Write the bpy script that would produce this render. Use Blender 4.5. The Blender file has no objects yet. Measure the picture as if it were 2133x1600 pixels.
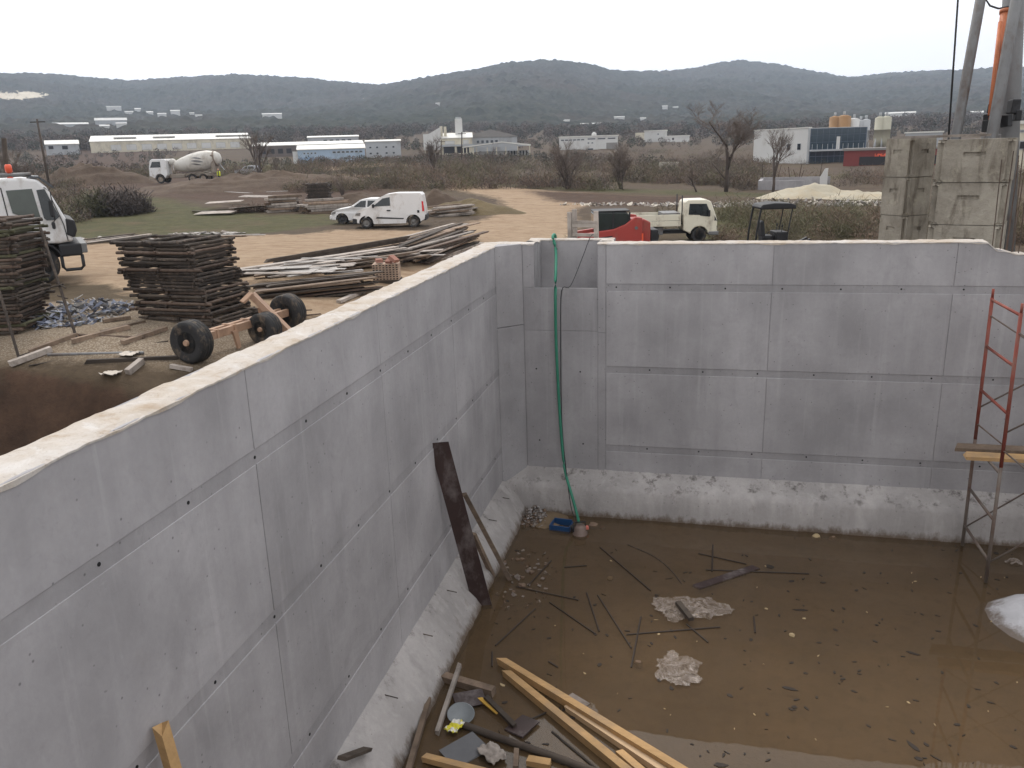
import bpy, bmesh, math, random
import numpy as np
from mathutils import Vector, Matrix, noise as mnoise
R_ = math.radians
random.seed(7); np.random.seed(7)
S = bpy.context.scene
COL = S.collection

# ------------------------------------------------------------------ camera
PW, PH = 2133.0, 1600.0
FPX = 1704.44
YAW, PITCH, ROLL = -0.233319, 0.278135, -0.030567
CAM = Vector((3.17372, -12.81601, 1.43275))
_fw = Vector((math.sin(YAW)*math.cos(PITCH), math.cos(YAW)*math.cos(PITCH), -math.sin(PITCH)))
_rt = Vector((math.cos(YAW), -math.sin(YAW), 0))
_up = _rt.cross(_fw)
RT = math.cos(ROLL)*_rt + math.sin(ROLL)*_up
UP = -math.sin(ROLL)*_rt + math.cos(ROLL)*_up
FW = _fw
cd = bpy.data.cameras.new('camera')
cam = bpy.data.objects.new('camera', cd); COL.objects.link(cam)
m = Matrix((RT, UP, -FW)).transposed().to_4x4(); m.translation = CAM
cam.matrix_world = m
cd.sensor_width = 36.0; cd.lens = 36.0*FPX/PW
cd.clip_start = 0.05; cd.clip_end = 20000
S.camera = cam

# ------------------------------------------------------------------ sky, sun, exposure
SUN_EL, SUN_AZ = R_(48), R_(-28)          # azimuth from +Y towards +X
w = bpy.data.worlds.new('World'); S.world = w; w.use_nodes = True
nt = w.node_tree; nt.nodes.clear()
sky = nt.nodes.new('ShaderNodeTexSky'); sky.sky_type = 'NISHITA'; sky.sun_disc = False
sky.sun_elevation = SUN_EL; sky.sun_rotation = SUN_AZ
sky.air_density = 1.0; sky.dust_density = 4.0; sky.ozone_density = 1.0; sky.altitude = 100
hs = nt.nodes.new('ShaderNodeHueSaturation'); hs.inputs['Saturation'].default_value = 0.16
hs.inputs['Value'].default_value = 1.0
bg = nt.nodes.new('ShaderNodeBackground'); bg.inputs['Strength'].default_value = 0.15
out = nt.nodes.new('ShaderNodeOutputWorld')
cl = nt.nodes.new('ShaderNodeMix'); cl.data_type = 'RGBA'; cl.inputs[0].default_value = .6      # even cloud cover over the clear sky
cl.inputs[7].default_value = (12.2, 12.2, 12.4, 1)
nt.links.new(sky.outputs[0], hs.inputs['Color']); nt.links.new(hs.outputs[0], cl.inputs[6]); nt.links.new(cl.outputs[2], bg.inputs['Color'])
nt.links.new(bg.outputs[0], out.inputs['Surface'])
sl = bpy.data.lights.new('sun', 'SUN'); sl.energy = 1.5; sl.angle = R_(12); sl.color = (1, 0.95, 0.88)
so = bpy.data.objects.new('sun', sl); COL.objects.link(so)
sd = Vector((math.sin(SUN_AZ)*math.cos(SUN_EL), math.cos(SUN_AZ)*math.cos(SUN_EL), math.sin(SUN_EL)))
so.rotation_euler = (-sd).to_track_quat('-Z', 'Y').to_euler()
so.location = (0, 0, 60)
S.view_settings.view_transform = 'Standard'; S.view_settings.look = 'None'
S.view_settings.gamma = 1.0; S.view_settings.use_curve_mapping = False
S.view_settings.exposure = 0.0
S.cycles.max_bounces = 7; S.cycles.volume_bounces = 0

# ------------------------------------------------------------------ helpers
def ray(u, v):
    return FW + RT*((u-PW/2)/FPX) - UP*((v-PH/2)/FPX)
def at(u, v, z=None, y=None, x=None, d=None, k=None):
    """photo pixel + one known coordinate (plane it touches, or distance) -> point"""
    r = ray(u, v)
    if z is not None: t = (z-CAM.z)/r.z
    elif y is not None: t = (y-CAM.y)/r.y
    elif x is not None: t = (x-CAM.x)/r.x
    elif k is not None: t = k                      # distance along the lens axis
    else: t = d/math.hypot(r.x, r.y)
    return CAM + r*t
def sstep(a, b, x):
    t = min(1.0, max(0.0, (x-a)/(b-a))); return t*t*(3-2*t)
def nz(x, y, z=0.0): return mnoise.noise(Vector((x, y, z)))
def tag(o, label=None, cat=None, group=None, kind=None):
    if label: o['label'] = label
    if cat: o['category'] = cat
    if group: o['group'] = group
    if kind: o['kind'] = kind
    return o
def thing(name, label, cat, loc=(0, 0, 0), rz=0.0, group=None):
    o = bpy.data.objects.new(name, None); COL.objects.link(o)
    o.empty_display_size = 0.2
    o.location = loc; o.rotation_euler = (0, 0, rz)
    return tag(o, label, cat, group)
def link(name, me, parent=None, loc=(0, 0, 0), rot=(0, 0, 0)):
    o = bpy.data.objects.new(name, me); COL.objects.link(o)
    o.parent = parent; o.location = loc; o.rotation_euler = rot
    return o
def copy_tree(o, parent=None):
    c = o.copy(); COL.objects.link(c); c.parent = parent
    for ch in list(o.children): copy_tree(ch, c)
    return c

class MB:
    """collects shapes; build() links them as ONE mesh object"""
    def __init__(s): s.v = []; s.f = []; s.sm = []
    def add(s, vs, fs, smooth=False):
        n = len(s.v); s.v.extend([tuple(a) for a in vs])
        s.f.extend([tuple(i+n for i in f) for f in fs]); s.sm.extend([smooth]*len(fs)); return s
    def box(s, c, size, rz=0.0, rot=None, jit=0.0):
        hx, hy, hz = size[0]/2, size[1]/2, size[2]/2
        M = Matrix.Rotation(rz, 3, 'Z') if rot is None else rot
        vs = []
        for X in (-hx, hx):
            for Y in (-hy, hy):
                for Z in (-hz, hz):
                    p = Vector((X, Y, Z))
                    if jit: p += Vector((random.uniform(-jit, jit), random.uniform(-jit, jit), random.uniform(-jit, jit)))
                    vs.append(M @ p + Vector(c))
        s.add(vs, [(0,1,3,2),(4,6,7,5),(0,4,5,1),(2,3,7,6),(0,2,6,4),(1,5,7,3)]); return s
    def b2(s, x0, x1, y0, y1, z0, z1):
        return s.box(((x0+x1)/2, (y0+y1)/2, (z0+z1)/2), (abs(x1-x0), abs(y1-y0), abs(z1-z0)))
    def frame(s, a, b, roll=0.0):
        d = (Vector(b)-Vector(a)); L = d.length; d.normalize()
        up = Vector((0, 0, 1)) if abs(d.z) < .95 else Vector((0, 1, 0))
        x = up.cross(d).normalized(); y = d.cross(x)
        if roll:
            c, si = math.cos(roll), math.sin(roll); x, y = x*c+y*si, y*c-x*si
        return d, x, y, L
    def bar(s, a, b, wd, ht, roll=0.0):
        d, x, y, L = s.frame(a, b, roll); a = Vector(a); b = Vector(b)
        vs = []
        for p in (a, b):
            for sx, sy in ((-1,-1),(1,-1),(1,1),(-1,1)): vs.append(p + x*(sx*wd/2) + y*(sy*ht/2))
        s.add(vs, [(0,3,2,1),(4,5,6,7),(0,1,5,4),(1,2,6,5),(2,3,7,6),(3,0,4,7)]); return s
    def tube(s, a, b, r0, r1=None, n=8, caps=True):
        r1 = r0 if r1 is None else r1
        d, x, y, L = s.frame(a, b); a = Vector(a); b = Vector(b)
        vs = []
        for p, r in ((a, r0), (b, r1)):
            for i in range(n):
                t = 2*math.pi*i/n; vs.append(p + (x*math.cos(t)+y*math.sin(t))*r)
        k = len(s.v)
        s.add(vs, [(i, (i+1) % n, n+(i+1) % n, n+i) for i in range(n)], True)
        if caps:
            s.f.append(tuple(k+i for i in reversed(range(n)))); s.sm.append(False)
            s.f.append(tuple(k+n+i for i in range(n))); s.sm.append(False)
        return s
    def path(s, pts, r, n=8, rs=None):
        pts = [Vector(p) for p in pts]; vs = []
        for i, p in enumerate(pts):
            d = (pts[min(i+1, len(pts)-1)]-pts[max(i-1, 0)]).normalized()
            up = Vector((0, 0, 1)) if abs(d.z) < .9 else Vector((0, 1, 0))
            x = up.cross(d).normalized(); y = d.cross(x); rr = rs[i] if rs else r
            for k in range(n):
                t = 2*math.pi*k/n; vs.append(p+(x*math.cos(t)+y*math.sin(t))*rr)
        fs = []
        for i in range(len(pts)-1):
            for k in range(n): fs.append((i*n+k, i*n+(k+1) % n, (i+1)*n+(k+1) % n, (i+1)*n+k))
        b = len(s.v); s.add(vs, fs, True)
        s.f.append(tuple(b+i for i in reversed(range(n)))); s.sm.append(False)
        e = b+(len(pts)-1)*n; s.f.append(tuple(e+i for i in range(n))); s.sm.append(False)
        return s
    def lathe(s, prof, c=(0, 0, 0), axis='Z', n=20, a0=0.0):
        vs = []; c = Vector(c)
        for r, h in prof:
            for i in range(n):
                t = 2*math.pi*i/n+a0; ca, sa = r*math.cos(t), r*math.sin(t)
                vs.append(c+Vector({'Z': (ca, sa, h), 'Y': (ca, h, sa), 'X': (h, ca, sa)}[axis]))
        fs = []
        for j in range(len(prof)-1):
            for i in range(n): fs.append((j*n+i, j*n+(i+1) % n, (j+1)*n+(i+1) % n, (j+1)*n+i))
        b = len(s.v); s.add(vs, fs, True)
        if prof[0][0] > 1e-4: s.f.append(tuple(b+i for i in reversed(range(n)))); s.sm.append(False)
        if prof[-1][0] > 1e-4:
            e = b+(len(prof)-1)*n; s.f.append(tuple(e+i for i in range(n))); s.sm.append(False)
        return s
    def prism(s, outline, axis, a, b, inset=0.0):
        """2-D outline extruded along axis from a to b; axis 'Y': outline is (x,z); 'X': (y,z); 'Z': (x,y)"""
        def mk(p, h): return {'Y': (p[0], h, p[1]), 'X': (h, p[0], p[1]), 'Z': (p[0], p[1], h)}[axis]
        n = len(outline)
        s.add([mk(p, a) for p in outline]+[mk(p, b) for p in outline],
              [tuple(range(n)), tuple(reversed(range(n, 2*n)))]+[(i, n+i, n+(i+1) % n, (i+1) % n) for i in range(n)])
        return s
    def mesh(s, name):
        me = bpy.data.meshes.new(name); me.from_pydata(s.v, [], s.f); me.update()
        me.polygons.foreach_set('use_smooth', s.sm)
        bm = bmesh.new(); bm.from_mesh(me); bmesh.ops.recalc_face_normals(bm, faces=bm.faces[:]); bm.to_mesh(me); bm.free()
        return me
    def build(s, name, mat, parent=None, loc=(0, 0, 0), rot=(0, 0, 0), bevel=0.0, seg=2):
        me = s.mesh(name); me.materials.append(mat)
        o = link(name, me, parent, loc, rot)
        if bevel:
            b = o.modifiers.new('bevel', 'BEVEL'); b.width = bevel; b.segments = seg; b.limit_method = 'ANGLE'; b.angle_limit = R_(35)
        return o

ORD = ['first', 'second', 'third', 'fourth', 'fifth', 'sixth', 'seventh', 'eighth', 'ninth', 'tenth', 'eleventh', 'twelfth', 'thirteenth', 'fourteenth', 'fifteenth', 'sixteenth', 'seventeenth', 'eighteenth', 'nineteenth']
ORD += ['twentieth']+['twenty-'+o for o in ORD[:9]]+['thirtieth']+['thirty-'+o for o in ORD[:9]]
# ------------------------------------------------------------------ materials
def lin(r, g, b):
    f = lambda c: (c/255/12.92) if c/255 <= .04045 else ((c/255+.055)/1.055)**2.4
    return (f(r), f(g), f(b))
class NT:
    def __init__(s, name):
        s.m = bpy.data.materials.new(name); s.m.use_nodes = True; s.t = s.m.node_tree
        s.b = s.t.nodes['Principled BSDF']; s.out = s.t.nodes['Material Output']
    def n(s, kind, **kw):
        x = s.t.nodes.new(kind)
        for k, v in kw.items(): setattr(x, k, v)
        return x
    def l(s, a, b): s.t.links.new(a, b)
    def pos(s, scale=(1, 1, 1), obj=False):
        mp = s.n('ShaderNodeMapping'); mp.inputs['Scale'].default_value = scale
        if obj: s.l(s.n('ShaderNodeTexCoord').outputs['Object'], mp.inputs[0])
        else: s.l(s.n('ShaderNodeNewGeometry').outputs['Position'], mp.inputs[0])
        return mp.outputs[0]
    def noise(s, vec, scale, detail=5, rough=.6, dist=0.0):
        x = s.n('ShaderNodeTexNoise'); x.inputs['Scale'].default_value = scale; x.inputs['Detail'].default_value = detail
        x.inputs['Roughness'].default_value = rough; x.inputs['Distortion'].default_value = dist
        s.l(vec, x.inputs['Vector']); return x.outputs['Fac']
    def ramp(s, fac, pts):
        x = s.n('ShaderNodeValToRGB'); e = x.color_ramp.elements
        while len(e) < len(pts): e.new(0.5)
        for i, (p, c) in enumerate(pts):
            e[i].position = p; e[i].color = (*c, 1) if len(c) == 3 else c
        s.l(fac, x.inputs[0]); return x.outputs['Color']
    def mr(s, fac, a, b, c, d):
        x = s.n('ShaderNodeMapRange'); x.inputs[1].default_value = a; x.inputs[2].default_value = b
        x.inputs[3].default_value = c; x.inputs[4].default_value = d; s.l(fac, x.inputs[0]); return x.outputs[0]
    def mix(s, fac, a, b, mode='MIX'):
        x = s.n('ShaderNodeMix', data_type='RGBA', blend_type=mode)
        if isinstance(fac, (int, float)): x.inputs[0].default_value = fac
        else: s.l(fac, x.inputs[0])
        for i, c in ((6, a), (7, b)):
            if isinstance(c, tuple): x.inputs[i].default_value = (*c[:3], 1)
            else: s.l(c, x.inputs[i])
        return x.outputs[2]
    def math(s, op, a, b=0.0):
        x = s.n('ShaderNodeMath', operation=op)
        for i, c in ((0, a), (1, b)):
            if isinstance(c, (int, float)): x.inputs[i].default_value = c
            else: s.l(c, x.inputs[i])
        return x.outputs[0]
    def rnd(s): return s.n('ShaderNodeObjectInfo').outputs['Random']
    def bump(s, h, strength=.3, dist=.01):
        x = s.n('ShaderNodeBump'); x.inputs['Strength'].default_value = strength; x.inputs['Distance'].default_value = dist
        s.l(h, x.inputs['Height']); s.l(x.outputs[0], s.b.inputs['Normal'])
    def base(s, c, rough=.8, metal=0.0, spec=.4):
        if isinstance(c, tuple): s.b.inputs['Base Color'].default_value = (*c[:3], 1)
        else: s.l(c, s.b.inputs['Base Color'])
        if isinstance(rough, (int, float)): s.b.inputs['Roughness'].default_value = rough
        else: s.l(rough, s.b.inputs['Roughness'])
        s.b.inputs['Metallic'].default_value = metal; s.b.inputs['Specular IOR Level'].default_value = spec
        return s.m
def mul(c, k): return tuple(min(1.0, a*k) for a in c)
MC = {}
def mat(name, c, rough=.8, var=.25, scale=6.0, bump=.2, metal=0.0, dirt=None, dirt_amt=.35, rv=.15, stretch=(1, 1, 1), spec=.4, bd=.01):
    """procedural: two-scale colour variation, per-object tone, optional dirt patches, relief"""
    if name in MC: return MC[name]
    t = NT(name); p = t.pos(stretch)
    n1 = t.noise(p, scale, 6, .65); n2 = t.noise(p, scale*.23, 3, .5)
    col = t.mix(t.mr(n1, .3, .7, 0, 1), mul(c, 1-var), mul(c, 1+var))
    col = t.mix(.5, col, t.mix(t.mr(n2, .3, .7, 0, 1), mul(c, 1-var), mul(c, 1+var)))
    if dirt:
        dn = t.noise(t.pos((1, 1, .6)), scale*.6, 7, .7)
        col = t.mix(t.mr(dn, .62-dirt_amt*.5, .72, 0, .85), col, dirt)
    if rv:
        col = t.mix(1.0, col, t.ramp(t.rnd(), [(0, (1-rv,)*3), (1, (1+rv,)*3)]), 'MULTIPLY')
    if bump: t.bump(t.noise(p, scale*3, 6, .7), bump, bd)
    MC[name] = t.base(col, rough, metal, spec); return MC[name]
def paint(name, c, rough=.35, dirt=lin(120, 105, 90), amt=.25):
    return mat(name, c, rough, .05, 2.5, .03, 0, dirt, amt, .0, spec=.5)
def glass_mat(name, c=(.012, .016, .018), rough=.06):
    if name in MC: return MC[name]
    t = NT(name); n = t.noise(t.pos(), 3, 3)
    MC[name] = t.base(t.mix(n, mul(c, .7), mul(c, 1.6)), t.mr(n, .3, .7, rough, rough*2.5), 0, .6); return MC[name]
WOOD_OLD = mat('weathered_wood', lin(128, 110, 94), .9, .35, 5, .4, dirt=lin(70, 58, 50), dirt_amt=.3, rv=.32, stretch=(1, 1, 6))
WOOD_DARK = mat('dark_wood', lin(74, 65, 57), .9, .35, 5, .4, dirt=lin(50, 42, 38), dirt_amt=.3, rv=.35, stretch=(1, 1, 6))
WOOD_GREY = mat('grey_wood', lin(165, 155, 146), .9, .3, 6, .3, dirt=lin(96, 84, 74), dirt_amt=.3, rv=.3)
WOOD_NEW = mat('new_wood', lin(178, 143, 98), .8, .25, 4, .25, dirt=lin(138, 120, 100), dirt_amt=.34, rv=.18, stretch=(2, 5, 5))
PLYDARK = mat('film_plywood', lin(58, 44, 42), .5, .35, 3, .15, dirt=lin(128, 120, 118), dirt_amt=.2, rv=.1)
RUST = mat('rusty_steel', lin(92, 78, 68), .85, .35, 14, .3, dirt=lin(66, 48, 40), dirt_amt=.35, rv=.25)
RUSTD = mat('dark_rust_steel', lin(64, 56, 50), .85, .35, 14, .3, dirt=lin(110, 96, 84), dirt_amt=.25, rv=.35)
REDRUST = mat('red_primer', lin(132, 66, 54), .7, .22, 9, .2, dirt=lin(120, 96, 84), dirt_amt=.3, rv=.08)
STEEL = mat('grey_steel', lin(118, 118, 118), .55, .2, 4, .1, .3, dirt=lin(92, 78, 68), dirt_amt=.25, rv=.1)
BLACK = mat('black_plastic', lin(40, 40, 42), .6, .25, 8, .1, rv=.1)
RUBBER = mat('tyre_rubber', lin(46, 45, 45), .85, .25, 10, .25, dirt=lin(120, 104, 86), dirt_amt=.22, rv=.1)
RIM = mat('wheel_rim', lin(120, 118, 116), .6, .2, 10, .1, .2, dirt=lin(90, 78, 66), dirt_amt=.3)
GLASS = glass_mat('vehicle_glass')
WHITE = paint('white_paint', lin(216, 215, 214), .4, lin(150, 136, 120), .2)
CREAM = paint('cream_paint', lin(222, 216, 196), .4, lin(140, 124, 106), .2)
TAUP = mat('peach_paint', lin(168, 136, 112), .6, .15, 5, .1, dirt=lin(120, 92, 72), dirt_amt=.25, rv=.03)
LAMP_R = mat('red_lens', lin(190, 40, 40), .25, .1, 5, 0)
LAMP_O = mat('orange_lens', lin(226, 96, 66), .3, .1, 5, 0)
# ------------------------------------------------------------------ terrain
def _hash(ix, iy, seed):
    n = (ix.astype(np.int64)*374761393 + iy.astype(np.int64)*668265263 + seed*974634777) & 0x7fffffff
    n = ((n ^ (n >> 13))*1274126177) & 0x7fffffff
    return ((n ^ (n >> 16)) & 0xffff)/65535.0
def vnoise(x, y, seed=0):
    x = np.asarray(x, float); y = np.asarray(y, float)
    ix = np.floor(x); iy = np.floor(y); fx = x-ix; fy = y-iy
    fx = fx*fx*(3-2*fx); fy = fy*fy*(3-2*fy)
    a = _hash(ix, iy, seed); b = _hash(ix+1, iy, seed); c = _hash(ix, iy+1, seed); d = _hash(ix+1, iy+1, seed)
    return (a*(1-fx)+b*fx)*(1-fy)+(c*(1-fx)+d*fx)*fy-.5
def fbm(x, y, o=4, seed=0):
    t = 0; a = 1.0
    for k in range(o):
        t = t+a*vnoise(x*2**k, y*2**k, seed+k); a *= .5
    return t
def nss(a, b, x):
    t = np.clip((x-a)/(b-a), 0, 1); return t*t*(3-2*t)
PROF_L = ([0, 50, 105, 250, 400, 700, 1000], [-2.55, -2.5, -1.4, -.4, 5.6, 20, 32])
PROF_R = ([0, 50, 175, 300, 450, 700, 1000], [-2.65, -2.65, -2.75, .2, 4, 13, 24])
WX0, WX1, WY0, WY1 = -.32, 12.3, -13.3, .32     # outer faces of the tank
def edge_y(x): return -.75+.5*vnoise(x*.35, x*0+3.3, 5)+.18*vnoise(x*1.4, x*0, 6)
def ground_z(x, y, rough=True):
    x = np.asarray(x, float); y = np.asarray(y, float)
    dx = x-CAM.x; dy = y-CAM.y; r = np.hypot(dx, dy); az = np.degrees(np.arctan2(dx, dy))
    k = nss(-22, 6, az)
    z = np.interp(r, *PROF_L)*(1-k)+np.interp(r, *PROF_R)*k
    z = z+.70*nss(-3, -9.5, x)*(1-nss(9, 30, y))
    # excavated trench beside the left wall
    d = edge_y(x)-y
    z = z-.30*nss(-1.6, .3, d)*(1-nss(-.2, .4, x))-1.9*nss(0, 1.1, d)*(1-nss(-.2, .4, x))
    z = z-.38*np.exp(-((x-4)/7)**2-((y-20)/9)**2)
    if rough:
        am = np.clip(r/60, .6, 3)
        z = z+.10*am*fbm(x*.22, y*.22, 3, 11)+.05*fbm(x*1.3, y*1.3, 3, 21)*nss(0, 8, r)
        z = z+.10*nss(.2, 1.6, d)*(1-nss(-.2, .4, x))*fbm(x*2.2, y*2.2, 3, 31)*2
    return z
def gz(x, y): return float(ground_z(np.array([x]), np.array([y]))[0])
def on_ground(u, v):
    """pixel -> where that sight line meets the terrain"""
    z = -2.5
    for _ in range(40):
        p = at(u, v, z=z)
        if (p-CAM).dot(FW) < 0 or (p-CAM).length > 1500: return at(u, v, d=600)
        z = .5*z+.5*gz(p.x, p.y)
    return Vector((p.x, p.y, gz(p.x, p.y)))
def near(u, d):
    """ground point straight below/above photo column u at horizontal distance d from the camera"""
    p = at(u, 320, d=d); return Vector((p.x, p.y, gz(p.x, p.y)))

def lines(lo, a, b, hi, step, g):
    L = list(np.arange(a, b+1e-6, step)); s = step; v = b
    while v < hi: s *= g; v += s; L.append(v)
    s = step; v = a; P = []
    while v > lo: s *= g; v -= s; P.append(v)
    return P[::-1]+L
XS = lines(-1500, -26, 13, 1500, .34, 1.055); YS = lines(-300, -12, 48, 1500, .34, 1.045)
def snap(L, v):
    i = int(np.argmin([abs(a-v) for a in L])); L[i] = v
for v in (WX0, WX1): snap(XS, v)
for v in (WY0, WY1): snap(YS, v)
XS = np.array(XS); YS = np.array(YS)
GX, GY = np.meshgrid(XS, YS); nX, nY = len(XS), len(YS)
GZ = ground_z(GX.ravel(), GY.ravel())
def polymask(px, z, soft):
    P = np.array([tuple(at(u, v, z=z))[:2] for u, v in px]) if z is not None else np.array([tuple(p) for p in px]); x = GX.ravel(); y = GY.ravel()
    ins = np.zeros(len(x), bool); dist = np.full(len(x), 1e9)
    for i in range(len(P)):
        a, b = P[i], P[(i+1) % len(P)]
        c = ((a[1] > y) != (b[1] > y)) & (x < (b[0]-a[0])*(y-a[1])/((b[1]-a[1]) or 1e-9)+a[0])
        ins ^= c
        ab = b-a; t = np.clip(((x-a[0])*ab[0]+(y-a[1])*ab[1])/(ab@ab+1e-9), 0, 1)
        dist = np.minimum(dist, np.hypot(x-a[0]-t*ab[0], y-a[1]-t*ab[1]))
    sd = np.where(ins, dist, -dist)
    sf = soft*np.clip(np.hypot(x-CAM.x, y-CAM.y)/30, .6, 6)
    return np.clip(.5+sd/(2*sf), 0, 1)
sand = polymask([(-150,660),(-150,560),(80,548),(165,522),(300,520),(420,508),(505,497),(640,493),(700,484),(880,484),(960,470),(1030,455),(1058,440),(1090,436),(1180,440),(1200,470),(1190,500),(1175,560),(1000,640),(640,690),(450,690),(300,680),(240,650),(150,645)], -2.6, 1.0)
road = polymask([(1000,470),(1058,440),(1040,428),(985,416),(900,406),(820,399),(700,388),(700,383),(800,388),(900,394),(1000,400),(1120,408),(1250,412),(1420,413),(1420,420),(1250,428),(1200,440),(1180,470)], -2.7, .8)
lot = polymask([(470,368),(560,362),(640,354),(760,345),(860,343),(860,347),(700,356),(620,366),(540,372),(450,374)], -1.2, 1.0)
sand = np.maximum(np.maximum(sand, road), lot)
grass = polymask([(100,520),(130,408),(330,416),(400,440),(560,454),(690,452),(720,468),(505,490),(300,512),(165,516)], -2.5, 1.2)
grass = np.maximum(grass, polymask([at(u, 320, d=d)[:2] for u, d in ((60, 112), (60, 300), (330, 330), (620, 240), (640, 120), (330, 110))], None, 1.5))
grass = np.maximum(grass, .8*polymask([(980,396),(1240,402),(1440,400),(1840,408),(1840,424),(1440,411),(1000,405)], -2.75, 1))
grass = np.maximum(grass, .7*polymask([(1400,436),(1840,436),(1840,500),(1400,500)], -2.75, 2))
red = polymask([(100,400),(90,356),(330,352),(470,376),(720,384),(840,402),(800,425),(640,420),(330,415)], -1.9, 1.2)
red = np.maximum(red, polymask([(1100,410),(1440,413),(1500,425),(1300,436),(1150,428)], -2.7, 1))
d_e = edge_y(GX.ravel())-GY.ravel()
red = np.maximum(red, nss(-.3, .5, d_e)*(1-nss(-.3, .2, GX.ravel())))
grav = polymask([(-300,705),(120,660),(240,655),(450,700),(700,660),(640,730),(380,752),(0,765),(-300,775)], -2.2, .8)
vs = np.stack([GX.ravel(), GY.ravel(), GZ], 1)
ii = np.arange(nX*nY).reshape(nY, nX)
q4 = np.stack([ii[:-1,:-1], ii[:-1,1:], ii[1:,1:], ii[1:,:-1]], -1)
cx = (XS[:-1]+XS[1:])/2; cy = (YS[:-1]+YS[1:])/2; CX, CY = np.meshgrid(cx, cy)
keep = ~((CX > WX0) & (CX < WX1) & (CY > WY0) & (CY < WY1))
def grid_obj(name, vs, fs, m, attrs=None, smooth=True):
    me = bpy.data.meshes.new(name); me.from_pydata(vs.tolist(), [], fs.tolist()); me.update()
    me.polygons.foreach_set('use_smooth', [smooth]*len(me.polygons)); me.materials.append(m)
    for k, c in (attrs or {}).items():
        a = me.color_attributes.new(k, 'FLOAT_COLOR', 'POINT'); a.data.foreach_set('color', c.astype(np.float32).ravel())
    return link(name, me)
def ground_material():
    t = NT('ground_soil'); p = t.pos()
    at_ = t.n('ShaderNodeVertexColor', layer_name='zone'); sp = t.n('ShaderNodeSeparateColor'); t.l(at_.outputs[0], sp.inputs[0])
    big = t.noise(p, .35, 6, .65); mid = t.noise(p, 1.6, 8, .7); fine = t.noise(p, 9, 8, .75); far = t.noise(p, .06, 5, .6)
    def th(m, n, k=.55, sharp=.16):
        v = t.math('ADD', m, t.math('MULTIPLY', t.math('SUBTRACT', n, .5), k*2)); return t.mr(v, .5-sharp, .5+sharp, 0, 1)
    scrub = t.mix(t.mr(mid, .3, .7, 0, 1), lin(64, 53, 46), lin(94, 80, 66))
    scrub = t.mix(t.mr(far, .4, .6, 0, .6), scrub, lin(86, 75, 56))
    scrub = t.mix(t.mr(fine, .45, .75, 0, .5), scrub, lin(56, 46, 40))
    # tyre-rutted sandy dirt: long streaks plus clods
    st = t.noise(t.pos((.25, 2.2, 1)), 1.2, 6, .6, .6)
    sandc = t.mix(t.mr(mid, .3, .72, 0, 1), lin(136, 114, 92), lin(166, 146, 122))
    sandc = t.mix(t.mr(st, .48, .66, 0, .75), sandc, lin(128, 103, 80)); sandc = t.mix(t.mr(fine, .55, .8, 0, .45), sandc, lin(188, 174, 154))
    gr = t.mix(t.mr(mid, .3, .7, 0, 1), lin(62, 62, 40), lin(88, 84, 56)); gr = t.mix(t.mr(fine, .5, .75, 0, .6), gr, lin(50, 48, 32))
    gr = t.mix(t.mr(big, .5, .66, 0, .7), gr, lin(92, 78, 60))
    rd = t.mix(t.mr(mid, .3, .7, 0, 1), lin(60, 47, 39), lin(88, 69, 56)); rd = t.mix(t.mr(fine, .5, .8, 0, .5), rd, lin(46, 36, 31))  # brown soil, its tone darkened to carry the shade down in the trench
    vor = t.n('ShaderNodeTexVoronoi'); vor.inputs['Scale'].default_value = 26; t.l(p, vor.inputs['Vector'])
    gv = t.mix(t.mr(vor.outputs['Distance'], 0, .6, 0, 1), lin(176, 164, 146), lin(122, 108, 92)); gv = t.mix(t.mr(mid, .45, .7, 0, .7), gv, lin(128, 110, 90))
    c = t.mix(th(sp.outputs[1], mid), scrub, gr)
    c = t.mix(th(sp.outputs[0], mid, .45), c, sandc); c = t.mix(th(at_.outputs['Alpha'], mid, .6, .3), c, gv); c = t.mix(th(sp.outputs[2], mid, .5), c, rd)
    h = t.math('ADD', t.math('MULTIPLY', mid, .6), t.math('ADD', t.math('MULTIPLY', fine, .3), t.math('MULTIPLY', st, .25)))
    t.bump(h, .8, .12)
    return t.base(c, .95, 0, .15)
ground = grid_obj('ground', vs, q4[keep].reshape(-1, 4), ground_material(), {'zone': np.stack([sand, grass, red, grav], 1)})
tag(ground, 'rough building yard of sandy dirt, grass and brown soil', None, None, 'structure')

# wooded hills, polar sheet round the valley
CREST = [(-500,165),(-250,150),(0,153),(70,152),(160,158),(260,168),(380,163),(490,158),(600,166),(690,174),(790,180),(850,170),(920,158),(990,145),(1060,131),(1140,126),(1210,131),(1280,147),(1330,149),(1440,147),(1490,139),(1545,134),(1620,140),(1700,152),(1770,160),(1850,152),(1930,149),(2030,147),(2133,143),(2400,150),(2700,170)]
caz = []; cel = []
for u, v in CREST:
    r = ray(u, v); caz.append(math.degrees(math.atan2(r.x, r.y))); cel.append(r.z/math.hypot(r.x, r.y))
NA, NR = 1150, 230
AZ = np.linspace(-62, 42, NA); RR = 560*(3350/560)**(np.linspace(0, 1, NR)**.85)
A2, R2 = np.meshgrid(AZ, RR); cr = 2500+350*np.sin(np.radians(A2*5.0))+250*np.sin(np.radians(A2*11+40))
ctan = np.interp(A2, caz, cel)
hx = CAM.x+R2*np.sin(np.radians(A2)); hy = CAM.y+R2*np.cos(np.radians(A2))
g0 = ground_z(hx, hy, False)-2.2
t_ = np.clip((R2-620)/(cr-620), 0, 1); crest_z = CAM.z+ctan*cr-5
rise = .30*t_+.70*nss(.15, 1.0, t_)
hz = g0*(1-rise)+crest_z*rise+np.sin(np.pi*t_)*(38*fbm(hx/420, hy/420, 4, 41)+0*hx)
hz = np.where(R2 > cr, crest_z-(R2-cr)*.22, hz)
can = 8.5*vnoise(hx/11, hy/11, 51)+4.5*vnoise(hx/5.5, hy/5.5, 52)
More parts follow.
